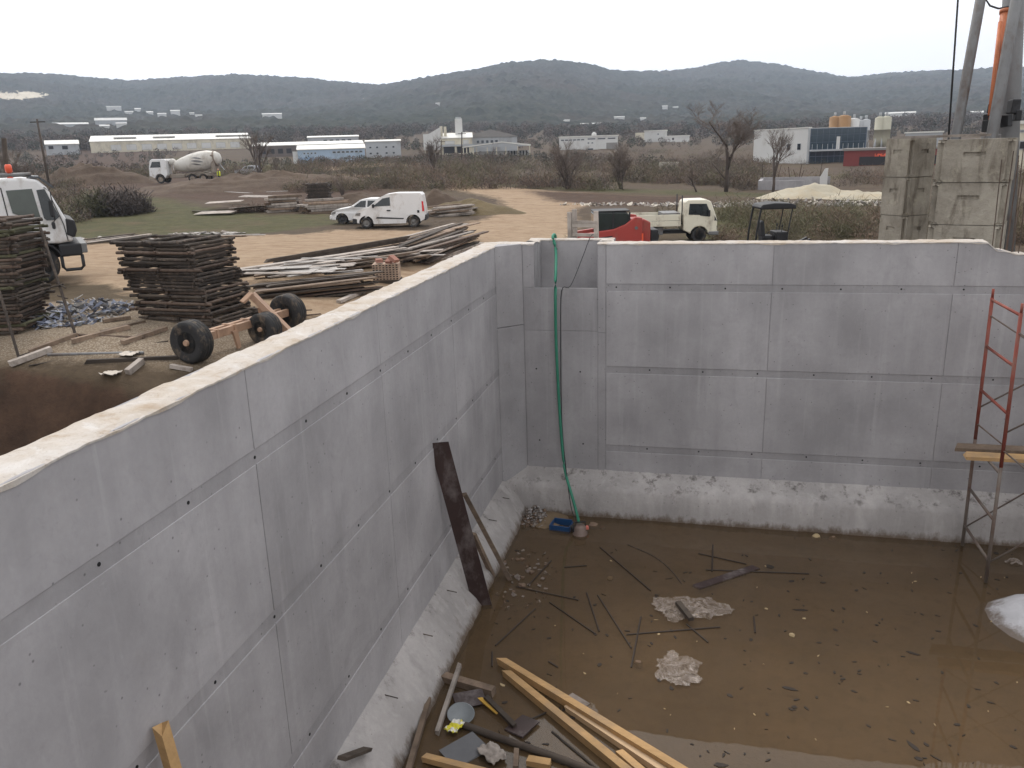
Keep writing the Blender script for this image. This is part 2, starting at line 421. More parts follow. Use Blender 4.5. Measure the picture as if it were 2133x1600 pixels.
hz = hz+can*np.clip((R2-600)/250, 0, 1)
def hill_material():
    t = NT('wooded_hillside'); p = t.pos()
    n1 = t.noise(p, .012, 5, .6); n2 = t.noise(p, .08, 6, .75); n3 = t.noise(p, .0035, 3, .5)
    c = t.mix(t.mr(n2, .3, .7, 0, 1), lin(22, 25, 24), lin(80, 80, 70)); c = t.mix(t.mr(n1, .42, .68, 0, .7), c, lin(76, 68, 62))
    c = t.mix(t.mr(n3, .4, .6, 0, .45), c, lin(46, 54, 42))
    a = t.n('ShaderNodeVertexColor', layer_name='zone'); c = t.mix(t.mr(t.math('ADD', a.outputs['Alpha'], t.math('MULTIPLY', t.math('SUBTRACT', n2, .5), 2.4)), .42, .58, 0, 1), c, lin(206, 196, 178))
    return t.base(c, 1, 0, .05)
el2 = (hz-CAM.z)/R2
def angmask(px):      # bare quarry face on the hillside: a patch of ground, in bearing and height
    best = np.zeros(A2.shape)
    for u, v, du, dv in px:
        r = ray(u, v); a0 = math.degrees(math.atan2(r.x, r.y)); e0 = r.z/math.hypot(r.x, r.y)
        best = np.maximum(best, 1-np.sqrt(((A2-a0)/(du/FPX*57.3))**2+((el2-e0)/(dv/FPX))**2))
    return np.clip(best*1.6, 0, 1)
qm = angmask([(12,199,26,8),(62,197,36,7),(30,202,40,5)])*(t_ < .9)
ii = np.arange(NA*NR).reshape(NR, NA)
hq = np.stack([ii[:-1,:-1], ii[1:,:-1], ii[1:,1:], ii[:-1,1:]], -1).reshape(-1, 4)
hills = grid_obj('hills', np.stack([hx.ravel(), hy.ravel(), hz.ravel()], 1), hq, hill_material(), {'zone': np.stack([qm.ravel()*0, qm.ravel()*0, qm.ravel()*0, qm.ravel()], 1)}, False)
tag(hills, 'long wooded hills closing the valley', None, None, 'structure')
def hill_point(u, v):
    r = ray(u, v); a0 = math.degrees(math.atan2(r.x, r.y)); e0 = r.z/math.hypot(r.x, r.y)
    i = int(np.argmin(abs(AZ-a0))); e = (hz[:, i]-CAM.z)/R2[:, i]
    j = int(np.argmax(e >= e0)); d = R2[j, i]
    return Vector((CAM.x+d*math.sin(math.radians(a0)), CAM.y+d*math.cos(math.radians(a0)), hz[j, i]-2)), d

# ------------------------------------------------------------------ concrete tank
def concrete(name, c, streak=.5, pores=True, stain=.5, rv=.09, bump=.25, dirt=lin(120, 106, 92), wet=False):
    t = NT(name); p = t.pos(); ps = t.pos((1.6, 1.6, .16))
    n1 = t.noise(p, .9, 5, .55); n2 = t.noise(ps, 2.4, 5, .6); n3 = t.noise(p, 18, 6, .7); n4 = t.noise(p, 3.2, 7, .7, .4)
    col = t.mix(t.mr(n1, .33, .68, 0, 1), mul(c, .80), mul(c, 1.16)); n5 = t.noise(t.pos((.7, .7, .5)), 1.7, 6, .62, .8); col = t.mix(t.mr(n5, .55, .66, 0, .38), col, mul(c, .70)); n7 = t.noise(t.pos((1, 1, .8)), 7.5, 8, .78, .6); col = t.mix(t.mr(n7, .56, .70, 0, .34), col, mul(c, .60)); col = t.mix(t.mr(n7, .42, .30, 0, .30), col, mul(c, 1.25)); n6 = t.noise(t.pos((3.4, 3.4, .12)), 2.2, 5, .6); col = t.mix(t.mr(n6, .58, .74, 0, .38), col, mul(c, 1.42))
    col = t.mix(t.mr(n2, .52, .78, 0, streak*.8), col, mul(c, 1.32))
    col = t.mix(t.mr(n2, .46, .26, 0, streak*.7), col, mul(c, .70))
    col = t.mix(t.mr(n4, .60, .74, 0, stain), col, mul(dirt, .9))
    col = t.mix(t.mr(n3, .35, .65, 0, .20), col, mul(c, .68))
    if pores:
        v = t.n('ShaderNodeTexVoronoi'); v.inputs['Scale'].default_value = 11; v.inputs['Randomness'].default_value = 1; t.l(p, v.inputs['Vector'])
        gate = t.math('GREATER_THAN', t.noise(p, 2.1, 4), .48)
        col = t.mix(t.math('MULTIPLY', t.mr(v.outputs['Distance'], .05, .12, .75, 0), gate), col, mul(c, .32))
    if wet:            # mud splashes and tide marks above the standing water, a broken dark band along the footing's top
        sx = t.n('ShaderNodeSeparateXYZ'); t.l(p, sx.inputs[0]); w1 = t.noise(t.pos((1, 1, .5)), 5, 7, .75)
        zz = t.math('ADD', sx.outputs[2], t.math('MULTIPLY', t.math('SUBTRACT', w1, .5), -.42))
        col = t.mix(t.mr(zz, -4.34, -4.44, 0, .85), col, lin(92, 76, 60)); col = t.mix(t.math('MULTIPLY', t.mr(w1, .54, .66, 0, .8), t.mr(sx.outputs[2], -4.06, -3.92, 0, 1)), col, lin(74, 68, 64))
    if rv: col = t.mix(1.0, col, t.ramp(t.rnd(), [(0, (1-rv,)*3), (1, (1+rv,)*3)]), 'MULTIPLY')
    t.bump(t.math('ADD', t.math('MULTIPLY', n3, .5), n4), bump, .012)
    return t.base(col, .82, 0, .3)
CC = lin(163, 160, 161)
CON = concrete('formed_concrete', CC, .5, True, .10, .05)
CONJ = concrete('joint_concrete', mul(CC, .87), .6, True, .15, .05)
CONR = concrete('rough_concrete', mul(CC, .94), .5, True, .3, .04, .5)
CONT = concrete('screeded_concrete', lin(206, 196, 186), .2, True, .85, .0, .9, lin(176, 148, 122))
def top_material():
    t = NT('screeded_top'); p = t.pos(); a = t.noise(p, 1.3, 6, .65, .5); b_ = t.noise(p, 5, 7, .7, .6); f = t.noise(p, 32, 5, .7)
    c = t.mix(t.mr(a, .38, .62, 0, 1), lin(196, 190, 184), lin(182, 170, 156)); c = t.mix(t.mr(b_, .52, .68, 0, .8), c, lin(164, 146, 126)); c = t.mix(t.mr(b_, .44, .32, 0, .7), c, lin(206, 202, 198))
    c = t.mix(t.mr(f, .58, .72, 0, .6), c, lin(132, 116, 102)); t.bump(t.math('ADD', b_, t.math('MULTIPLY', f, .5)), .9, .02); return t.base(c, .95, 0, .2)
CONT = top_material()
CONF = concrete('footing_concrete', lin(166, 161, 158), 1.0, True, .5, .0, 1.0, lin(104, 92, 82), True)
HOLE = mat('tie_hole_dark', lin(26, 25, 26), .9, .3, 30, .2)
ROWS = [(0.0, -.635), (-.745, -1.975), (-2.085, -3.325), (-3.435, -4.05)]
BANDS = [-.69, -2.03, -3.38]
SK = .007   # how far the board faces stand proud of the joints
def wavy(c0, amp, n=3): return c0+amp*random.uniform(-1, 1)
def cap_strip(name, a0, a1, e0, e1, axis, parent, zf=None, th=.012):
    """rough screeded top: strip along axis from a0 to a1 between edges e0 and e1"""
    n = max(4, int(abs(a1-a0)/.06)); k = 5; V = []; F = []
    for i in range(n+1):
        a = a0+(a1-a0)*i/n
        sg = 1 if e0 > e1 else -1; w0 = sg*(.003+.004*nz(a*1.7, 1)+.003*nz(a*7, 2)); w1 = .03*nz(a*1.7, 5)+.018*nz(a*6, 6)
        for j in range(k+1):
            e = e0+w0+(e1+w1-e0-w0)*j/k
            z = (zf(a) if zf else 0)+.004+.012*nz(a*2.5, e*6, 3)+.010*nz(a*11, e*13, 4)-(.012 if j in (0, k) else 0)
            V.append((e, a, z) if axis == 'Y' else (a, e, z))
    m0 = len(V)
    for i in range(n+1):
        for j in (0, k):
            x, y, z = V[i*(k+1)+j]; V.append((x, y, z-th-.03*max(0, nz(x*2.5+y*2.5, 9))))
    for i in range(n):
        for j in range(k):
            b = i*(k+1)+j; F.append((b, b+1, b+k+2, b+k+1))
        F.append((i*(k+1), (i+1)*(k+1), m0+(i+1)*2, m0+i*2)); F.append((i*(k+1)+k, m0+i*2+1, m0+(i+1)*2+1, (i+1)*(k+1)+k))
    b = MB(); b.add(V, F, False); return b.build(name, CONT, parent)
def plug(parent, p, nrm):
    b = MB(); p = Vector(p); n = Vector(nrm)
    b.tube(p-n*.03, p+n*.0022, .013, .013, 10); return b.build('tie_hole', HOLE, parent)

# left wall: inner face x = 0
lw = thing('concrete_wall', 'long bare concrete tank wall running from the left foreground to the far corner', 'wall', (0, 0, -4.75))
def P(o): return o                                   # parts are written in world metres, the empty sits at the base
OFF = (0, 0, 4.75)
b = MB(); b.b2(WX0, -SK, WY0, -.36, -4.75, -.012); b.build('wall_core', CONJ, lw, OFF)
yj = [-.365, -2.73, -5.23, -7.73, -10.23, WY0]
for r, (z1, z0) in enumerate(ROWS):
    for j in range(5):
        g = .004; b = MB(); b.b2(-SK-.02, .0015*random.uniform(-1, 1), yj[j+1]+g, yj[j]-g, z0+.003, z1-(.006 if r == 0 else .003))
        b.build('panel', CON, lw, OFF, bevel=.003, seg=1)
for k, zb in enumerate(BANDS):
    y = -1.105+(.32 if k == 2 else 0)
    while y > -12.9:
        plug(lw, (-SK+.001, y, zb+random.uniform(-.006, .006)), (1, 0, 0)).location = OFF; y -= .828
cap_strip('wall_top', WY0, .02, .004, WX0, 'Y', lw).location = OFF
def footing(name, prof, a0, a1, axis, parent, m):
    n = int(abs(a1-a0)/.045); V = []; F = []; k = len(prof)
    for i in range(n+1):
        a = a0+(a1-a0)*i/n
        for j, (e, z) in enumerate(prof):
            w = 1 if 0 < j < k-1 else .3
            e2 = e+math.copysign(w*(.03*nz(a*1.1, j*3.1)+.018*nz(a*5, j*2.3)+.014*nz(a*13, j*4.7)), 1); z2 = z+w*(.03*nz(a*.9, j*7.7+20)+.016*nz(a*6, j*5+9))
            V.append((e2, a, z2) if axis == 'Y' else (a, e2, z2))
    for i in range(n):
        for j in range(k-1): F.append((i*k+j, i*k+j+1, (i+1)*k+j+1, (i+1)*k+j))
    b = MB(); b.add(V, F, True); return b.build(name, m, parent, OFF)
footing('footing', [(-.01, -3.93), (.05, -3.97), (.16, -4.08), (.27, -4.21), (.36, -4.33), (.42, -4.46), (.44, -4.75)], WY0, -.02, 'Y', lw, CONF)
for (u, v) in [(1045,1023),(1018,1077),(932,1225),(880,1312),(805,1437),(700,1560)]:
    p = at(u, v, x=.10); z = -4.02+random.uniform(0, .02)
    b = MB(); b.tube((.02, p.y, z), (.23, p.y-.02, z-.015), .006, .006, 6); b.build('tie_rod', RUSTD, lw, OFF)

# back wall: inner face y = 0, with chamfered corner and a notched box at the top
bw = thing('concrete_wall', 'bare concrete tank wall facing the camera, with notched corner and green hose', 'wall', (6, 0, -4.75))
OFB = (-6, 0, 4.75)
def topz(x): return 0.0 if x < 7.06 else -.12*sstep(7.06, 7.24, x)-.14*min(1, max(0, (x-7.2)/.8))-.012*math.sin(x*23)*sstep(7.06, 7.2, x)
NX0, NX1, NZ, ND = .55, 1.56, -.70, .62
b = MB()
b.b2(-.30, NX0, SK, WY1, -4.75, -.012); b.b2(NX0, NX1, SK, .036, -4.75, NZ-.006); b.b2(NX1, 7.05, SK, WY1, -4.75, -.012)
xs = [7.05+i*.1 for i in range(int((WX1-7.05)/.1)+1)]+[WX1]
b.prism([(xs[0], -4.75), (xs[-1], -4.75)]+[(x, topz(x)-.012) for x in reversed(xs)], 'Y', SK, WY1)
b.build('wall_core', CONJ, bw, OFB)
# chamfer strip in the corner
def slab(pts, z0, z1, m, name, th=.03):
    (x0, y0), (x1, y1) = pts; b = MB(); n = Vector((y0-y1, x1-x0, 0)).normalized()
    q = [(x0, y0), (x1, y1), (x1+n.x*th, y1+n.y*th), (x0+n.x*th, y0+n.y*th)]
    b.prism(q, 'Z', z0, z1); return b.build(name, m, bw, OFB, bevel=.003, seg=1)
for z1, z0 in ((-.004, -1.30), (-1.31, -4.02)): slab([(.0, -.36), (.355, -.004)], z0, z1, CONR, 'corner_panel', .32)
for (x0, x1, z0, z1, m) in [(.365, NX0-.0, NZ-.0, -.004, CONR), (.365, 1.562, -1.40, NZ-.006, CONR), (.365, 1.562, -3.95, -1.408, CON), (1.572, 1.69, -3.95, -1.43, CONR), (1.572, 1.69, -1.42, -.004, CONR)]:
    b = MB(); b.b2(x0, x1, .0015*random.uniform(-1, 1), SK+.02, z0+.002, z1); b.build('panel', m, bw, OFB, bevel=.003, seg=1)
xj = [1.70, 4.20, 6.70, 9.2, WX1-.3]
for r, (z1, z0) in enumerate(ROWS):
    for j in range(4):
        x0, x1 = xj[j]+.004, xj[j+1]-.004; b = MB(); yf = .0015*random.uniform(-1, 1)
        if r == 0 and x1 > 7.05:
            xs = [x0+(x1-x0)*i/16 for i in range(17)]
            b.prism([(x0, z0+.003), (x1, z0+.003)]+[(x, topz(x)-.006) for x in reversed(xs)], 'Y', yf, SK+.02)
        else: b.b2(x0, x1, yf, SK+.02, z0+.003, z1-(.006 if r == 0 else .003))
        b.build('panel', CON, bw, OFB, bevel=.003, seg=1)
for zb, x in ((-.69, 1.86), (-2.02, 2.40), (-3.37, 2.38)):
    while x < 11.8: plug(bw, (x, SK-.001, zb+random.uniform(-.008, .008)), (0, -1, 0)).location = OFB; x += .83
for x, z in ((.55, -2.05), (1.28, -2.08), (.58, -3.3), (1.32, -3.33)): plug(bw, (x, 0, z), (0, -1, 0)).location = OFB
# the notch box behind the wall line: sides, back, sloping floor
b = MB(); b.b2(NX0-.2, NX0, .34, ND+.2, -1.2, -.006); b.b2(NX1, NX1+.2, .34, ND+.2, -1.2, -.006); b.build('box_side', CON, bw, OFB)
b = MB(); b.b2(NX0, NX1, ND, ND+.2, -1.2, -.006); b.build('box_back', CON, bw, OFB)
b = MB(); b.prism([(.04, NZ-.03), (ND, NZ-.22), (ND, NZ-.4), (.04, NZ-.25)], 'X', NX0, NX1); b.build('box_floor', CONR, bw, OFB)
cap_strip('wall_top', -.32, NX0, -.004, WY1, 'X', bw).location = OFB
cap_strip('wall_top', NX1, WX1, -.004, WY1, 'X', bw, topz).location = OFB
cap_strip('wall_top', NX0-.2, NX1+.2, ND-.004, ND+.2, 'X', bw).location = OFB
cap_strip('wall_top', .34, ND-.01, NX1-.002, NX1+.2, 'Y', bw).location = OFB
cap_strip('wall_top', .34, ND-.01, NX0-.2, NX0+.002, 'Y', bw).location = OFB
footing('footing', [(.01, -3.77), (-.08, -3.84), (-.22, -3.91), (-.32, -3.96), (-.37, -4.04), (-.41, -4.25), (-.44, -4.46), (-.45, -4.75)], .02, WX1-.3, 'X', bw, CONF).location = OFB
# near wall under the camera and the far right wall, outside the picture
for nm, lab, bx in (('concrete_wall', 'concrete tank wall under the photographer', (-.0, WX1, WY0, WY0+.3)), ('concrete_wall', 'concrete tank wall closing the right side', (WX1-.3, WX1, WY0+.31, -.01))):
    t = thing(nm, lab, 'wall', ((bx[0]+bx[1])/2, (bx[2]+bx[3])/2, -4.75)); b = MB()
    b.b2(bx[0], bx[1], bx[2], bx[3], -4.75, -.02 if bx[3] < -1 and bx[1]-bx[0] > 5 else -.3); b.build('wall_core', CON, t, -t.location)

# mud floor and the shallow water standing on it
ZW = -4.45
fx = np.arange(.0, WX1-.25, .12); fy = np.arange(WY0+.2, .02, .12); FX, FY = np.meshgrid(fx, fy)
FZ = -4.53+.075*fbm(FX*.6, FY*.6, 4, 61)+.025*fbm(FX*4, FY*4, 3, 62)
FZ = FZ+.16*np.exp(-((FX-.75)/.45)**2-((FY+.62)/.4)**2)+.06*np.exp(-((FX-.9)/.6)**2-((FY+3)/.9)**2)
ii = np.arange(FX.size).reshape(FX.shape); fq = np.stack([ii[:-1,:-1], ii[:-1,1:], ii[1:,1:], ii[1:,:-1]], -1).reshape(-1, 4)
def mud_material():
    t = NT('mud'); p = t.pos(); a = t.noise(p, .8, 6, .6); b_ = t.noise(p, 6, 7, .7); c_ = t.noise(p, 30, 4, .7)
    c = t.mix(t.mr(a, .3, .7, 0, 1), lin(90, 75, 57), lin(130, 111, 87)); c = t.mix(t.mr(b_, .5, .75, 0, .6), c, lin(80, 64, 49))
    c = t.mix(t.mr(c_, .55, .8, 0, .4), c, lin(118, 98, 78)); t.bump(b_, .5, .03)
    return t.base(c, .7, 0, .4)
mud = grid_obj('pit_floor', np.stack([FX.ravel(), FY.ravel(), FZ.ravel()], 1), fq, mud_material()); tag(mud, 'brown mud on the floor of the concrete tank', None, None, 'structure')
def water_material():
    t = NT('muddy_water'); t.t.nodes.remove(t.b)
    fr = t.n('ShaderNodeFresnel'); fr.inputs['IOR'].default_value = 1.33
    gl = t.n('ShaderNodeBsdfGlossy'); gl.inputs['Roughness'].default_value = .015; gl.inputs['Color'].default_value = (1, 1, 1, 1)
    n = t.noise(t.pos(), 2.2, 3, .5); bp = t.n('ShaderNodeBump'); bp.inputs['Strength'].default_value = .05; bp.inputs['Distance'].default_value = .02; t.l(n, bp.inputs['Height'])
    t.l(bp.outputs[0], gl.inputs['Normal']); t.l(bp.outputs[0], fr.inputs['Normal'])
    tr = t.n('ShaderNodeBsdfTransparent'); tr.inputs['Color'].default_value = (.80, .71, .58, 1)
    df = t.n('ShaderNodeBsdfDiffuse'); df.inputs['Color'].default_value = (*lin(104, 87, 67), 1)
    m1 = t.n('ShaderNodeMixShader'); m1.inputs[0].default_value = .45; t.l(tr.outputs[0], m1.inputs[1]); t.l(df.outputs[0], m1.inputs[2])
    m2 = t.n('ShaderNodeMixShader'); t.l(fr.outputs[0], m2.inputs[0]); t.l(m1.outputs[0], m2.inputs[1]); t.l(gl.outputs[0], m2.inputs[2]); t.l(m2.outputs[0], t.out.inputs['Surface'])
    return t.m
b = MB(); b.add([(.02, WY0+.2, ZW), (WX1-.28, WY0+.2, ZW), (WX1-.28, -.02, ZW), (.02, -.02, ZW)], [(0, 1, 2, 3)])
wt = b.build('water', water_material()); tag(wt, 'shallow muddy water standing in the tank', None, None, 'structure')
# ------------------------------------------------------------------ vehicles
def wheel(parent, c, r, wd, rim=None, n=22, rimr=.6):
    """tyre with a rim as its own piece; axle along local Y"""
    b = MB(); h = wd/2
    b.lathe([(r*rimr, -h*.7), (r*.80, -h), (r*.94, -h*.95), (r, -h*.6), (r, h*.6), (r*.94, h*.95), (r*.80, h), (r*rimr, h*.7), (r*rimr, -h*.7)], c, 'Y', n)
    t = b.build('wheel', RUBBER, parent)
    b = MB(); b.lathe([(.001, -h*.5), (r*.22, -h*.62), (r*.25, -h*.4), (r*.5, -h*.3), (r*rimr, -h*.66), (r*rimr, h*.66), (r*.5, h*.3), (r*.25, h*.4), (r*.22, h*.62), (.001, h*.5)], c, 'Y', n)
    b.build('rim', rim or RIM, t)
    return t
def arch(cx, cz, r, a0=180, a1=0, n=9):
    return [(cx+r*math.cos(R_(a0+(a1-a0)*i/n)), cz+r*math.sin(R_(a0+(a1-a0)*i/n))) for i in range(n+1)]
def shell(name, outl, hw, m, parent, tum=None, bevel=.05, taper=None):
    b = MB(); b.prism(outl, 'Y', -hw, hw)
    b.v = [tuple(Vector((x, y*(1-(tum[1]*max(0, z-tum[0]) if tum else 0))*(1-(taper[1]*max(0, x-taper[0])**2 if taper else 0)), z))) for x, y, z in b.v]
    return b.build(name, m, parent, bevel=bevel, seg=3)
def side_pane(name, pts, hw, m, parent, tum=None, th=.008, sides=(1, -1), inset=.02):
    o = []
    for sgn in sides:
        b = MB(); b.prism(pts, 'Y', sgn*(hw-inset), sgn*(hw+th))
        if tum: b.v = [(x, y*(1-tum[1]*max(0, z-tum[0])), z) for x, y, z in b.v]
        o.append(b.build(name, m, parent))
    return o
def screen(name, p0, p1, hw0, hw1, m, parent, off=.012):
    """pane lying on a sloping part of the outline between (x,z) points, across the car"""
    d = Vector((p1[0]-p0[0], 0, p1[1]-p0[1])).normalized(); n = Vector((d.z, 0, -d.x))
    V = []
    for o_ in (-.02, off):
        for (p, hw) in ((p0, hw0), (p1, hw1)):
            for s in (-1, 1): V.append(Vector((p[0], s*hw, p[1]))+n*o_)
    b = MB(); b.add(V, [(0,1,3,2),(4,6,7,5),(0,4,5,1),(2,3,7,6),(0,2,6,4),(1,5,7,3)]); return b.build(name, m, parent)
def put(name, label, cat, uf, vf, ur, vr, k, wb, xf, group=None):
    """vehicle whose front and rear wheels stand at two photo points; local x forward, wheel contact at z=0"""
    a = at(uf, vf, k=k); c = at(ur, vr, k=k); d = a-c; rz = math.atan2(d.y, d.x)
    mid = (a+c)/2; f = Vector((math.cos(rz), math.sin(rz), 0)); org = mid-f*(xf-wb/2)
    z = gz(mid.x, mid.y)+.0
    return thing(name, label, cat, (org.x, org.y, z), rz, group)

# white panel van
t = put('panel_van', 'white panel van with dark side strip parked on the dirt track', 'van', 768, 473, 866, 471, 45.9, 2.6, 2.6)
VW = lambda: None
out_ = [(-.62, .42), (-.66, .62), (-.63, 1.1), (-.55, 1.72), (-.45, 1.83), (.9, 1.86), (1.45, 1.80), (1.85, 1.62), (2.42, 1.16), (2.95, 1.0), (3.22, .82), (3.32, .58), (3.30, .34), (2.98, .30)]
out_ += arch(2.6, .30, .40, 0, 180)+[(2.18, .24), (.42, .24)]+arch(0, .30, .40, 0, 180)+[(-.42, .34)]
tm = (.95, .10)
shell('body', out_, .83, WHITE, t, tm, .06, (2.4, .16))
for o in side_pane('door_window', [(1.22, 1.20), (1.22, 1.66), (1.62, 1.60), (2.10, 1.24), (2.10, 1.18)], .83, GLASS, t, tm): pass
screen('windscreen', (2.36, 1.19), (1.88, 1.58), .66, .62, GLASS, t)
side_pane('side_strip', [(.50, .52), (1.98, .62), (2.06, .54), (.55, .46)], .83, BLACK, t, None, .014)
side_pane('door_handle', [(1.22, .98), (1.42, .98), (1.42, .92), (1.22, .92)], .83, BLACK, t, None, .03)
side_pane('fuel_flap', [(-.36, .92), (-.24, .92), (-.24, .78), (-.36, .78)], .83, BLACK, t, None, .008)
side_pane('tail_lamp', [(-.63, .85), (-.60, 1.38), (-.50, 1.40), (-.52, .85)], .80, LAMP_R, t, tm, .03)
b = MB(); b.b2(-.72, -.45, -.80, .80, .36, .66); b.build('rear_bumper', BLACK, t, bevel=.04)
b = MB(); b.b2(2.98, 3.36, -.76, .76, .26, .56); b.build('front_bumper', BLACK, t, bevel=.05)
side_pane('headlamp', [(2.88, .86), (3.14, .84), (3.18, .72), (2.92, .70)], .80, MC['wheel_rim'], t, None, .0, inset=.1)
for s in (1, -1):
    b = MB(); b.box((2.14, s*.93, 1.22), (.12, .18, .2)); b.build('mirror', BLACK, t, bevel=.03)
    for x in (0, 2.6): wheel(t, (x, s*.74, .30), .30, .19)

# white saloon car half hidden behind the van
t = put('hatchback_car', 'white hatchback car parked beyond the white panel van', 'car', 717, 465.5, 806, 463, 48.8, 2.45, 2.45)
out_ = [(-.70, .5), (-.74, .75), (-.62, .95), (-.50, 1.32), (-.2, 1.42), (.9, 1.44), (1.35, 1.36), (1.95, .98), (2.75, .86), (3.05, .72), (3.12, .5), (3.05, .28), (2.83, .26)]
out_ += arch(2.45, .28, .37, 0, 180)+[(2.05, .22), (.4, .22)]+arch(0, .28, .37, 0, 180)+[(-.4, .3)]
tm = (.85, .20)
shell('body', out_, .82, WHITE, t, tm, .06, (2.2, .16))
side_pane('door_window', [(1.02, .96), (.98, 1.33), (1.28, 1.31), (1.76, .98)], .82, GLASS, t, tm)
side_pane('rear_window', [(.92, .96), (.88, 1.33), (.1, 1.31), (-.05, .98)], .82, GLASS, t, tm)
screen('windscreen', (1.90, 1.0), (1.38, 1.34), .64, .58, GLASS, t)
side_pane('headlamp', [(2.80, .78), (3.02, .70), (3.04, .60), (2.82, .62)], .78, RIM, t, None, .0, inset=.1)
b = MB(); b.b2(2.9, 3.18, -.74, .74, .30, .54); b.build('front_bumper', WHITE, t, bevel=.05)
for s in (1, -1):
    b = MB(); b.box((1.72, s*.9, 1.02), (.12, .16, .14)); b.build('mirror', WHITE, t, bevel=.03)
    for x in (0, 2.45): wheel(t, (x, s*.72, .29), .29, .18, BLACK)

# silver car far behind on the lot
t = put('parked_car', 'small silver car on the pale lot behind the mixer truck', 'car', 508, 363, 527, 362.5, 128, 2.4, 2.4)
shell('body', out_, .82, paint('silver_paint', lin(170, 172, 178)), t, tm, .06, (2.2, .16))
side_pane('door_window', [(1.02, .96), (.98, 1.33), (1.28, 1.31), (1.76, .98)], .82, GLASS, t, tm); side_pane('rear_window', [(.92, .96), (.88, 1.33), (.1, 1.31), (-.05, .98)], .82, GLASS, t, tm)
screen('windscreen', (1.90, 1.0), (1.38, 1.34), .64, .58, GLASS, t)
for s in (1, -1):
    for x in (0, 2.4): wheel(t, (x, s*.72, .29), .29, .18, BLACK, 14)

# small flatbed truck facing right
t = put('flatbed_truck', 'small cream flatbed truck with drop sides, facing right beyond the tank', 'truck', 1456, 508, 1352, 504, 38, 2.3, 2.3); t.scale = (.93, .93, .93)
tm = (1.0, .05)
out_ = [(1.52, .62), (1.52, 1.35), (1.58, 1.95), (1.72, 2.06), (2.62, 2.06), (2.84, 1.96), (3.08, 1.30), (3.16, 1.05), (3.16, .52), (2.80, .46)]+arch(2.3, .36, .44, 8, 172)+[(1.80, .50)]
shell('cab', out_, .82, CREAM, t, tm, .05)
side_pane('door_window', [(1.76, 1.36), (1.80, 1.88), (2.62, 1.86), (2.78, 1.50), (2.78, 1.24), (2.34, 1.30), (2.28, 1.34)], .82, GLASS, t, tm)
screen('windscreen', (3.06, 1.36), (2.86, 1.90), .72, .68, GLASS, t, -.03).scale = (1, 1, 1)
side_pane('grille_corner', [(3.02, 1.30), (3.10, 1.14), (3.165, 1.02), (3.02, 1.02)], .80, BLACK, t, None, .012)
side_pane('headlamp', [(2.98, .82), (3.165, .80), (3.165, .62), (2.98, .62)], .80, RIM, t, None, .012)
b = MB(); b.b2(2.75, 3.24, -.84, .84, .36, .54); b.build('front_bumper', STEEL, t, bevel=.03)
b = MB(); b.b2(-1.25, 2.7, -.38, .38, .44, .60); b.build('chassis', BLACK, t)
b = MB(); b.b2(-1.40, 1.40, -.88, .88, .86, .98); b.build('load_bed', BLACK, t)
for s in (1, -1):
    for k, (z0, z1) in enumerate(((.84, 1.10), (1.115, 1.40))):
        b = MB(); b.b2(-1.40, 1.38, s*.885, s*.925, z0, z1); b.build('drop_side', CREAM, t, bevel=.01)
    b = MB(); b.b2(-.95, .55, s*.55, s*.74, .42, .78); b.build('side_box', STEEL, t, bevel=.02)
    for x in (0, 2.3): wheel(t, (x, s*.70, .36), .36, .22)
    b = MB(); b.box((2.72, s*.98, 1.42), (.08, .18, .30)); b.build('mirror', BLACK, t, bevel=.02)
    b = MB(); b.tube((1.46, s*.7, .9), (1.46, s*.7, 2.28), .03); b.build('rack_post', BLACK, t)
b = MB(); b.b2(-1.42, -1.38, -.88, .88, .86, 1.38); b.build('tail_board', CREAM, t, bevel=.01)
b = MB(); b.b2(.55, 1.38, -.7, .86, 1.0, 1.46); b.build('tool_box', STEEL, t, bevel=.02)

# concrete mixer truck facing left
DRUM = mat('drum_paint', lin(206, 202, 194), .5, .1, 1.2, .05, dirt=lin(150, 138, 122), dirt_amt=.3)
MUDP = mat('muddy_paint', lin(150, 140, 128), .8, .2, 2, .1, dirt=lin(112, 92, 76), dirt_amt=.4)
t = put('mixer_truck', 'white concrete mixer truck with a muddy drum parked on the far embankment', 'truck', 343, 379.5, 420, 379.5, 104, 4.7, 4.7)
t.location.z += .05
tm = (1.5, .03)
out_ = [(3.75, 1.0), (3.75, 2.75), (3.85, 2.95), (5.5, 2.95), (5.75, 2.8), (5.95, 1.9), (6.0, .95), (5.6, .75)]+arch(4.7, .52, .62, 5, 175)+[(3.9, .8)]
shell('cab', out_, 1.22, WHITE, t, tm, .1)
side_pane('door_window', [(4.45, 1.95), (4.45, 2.65), (5.45, 2.65), (5.78, 1.95)], 1.22, GLASS, t, tm); screen('windscreen', (5.93, 1.95), (5.76, 2.75), 1.1, 1.05, GLASS, t)
b = MB(); b.b2(5.3, 6.1, -1.2, 1.2, .45, .95); b.build('front_bumper', MUDP, t, bevel=.05)
b = MB(); b.b2(-2.2, 5.6, -.45, .45, .75, 1.1); b.build('chassis', MUDP, t)
b = MB(); prof = [(.02, -3.15), (.55, -3.1), (.85, -2.7), (1.16, -1.6), (1.2, -.6), (1.12, .5), (.85, 1.8), (.62, 2.5), (.55, 2.75), (.02, 2.8)]
b.lathe([(r, h) for r, h in prof], (0, 0, 0), 'X', 26)
dm = b.build('drum', DRUM, t, (.35, 0, 2.45), (0, R_(9), 0))
def drum_r(x): return float(np.interp(x, [h for r, h in prof], [r for r, h in prof]))
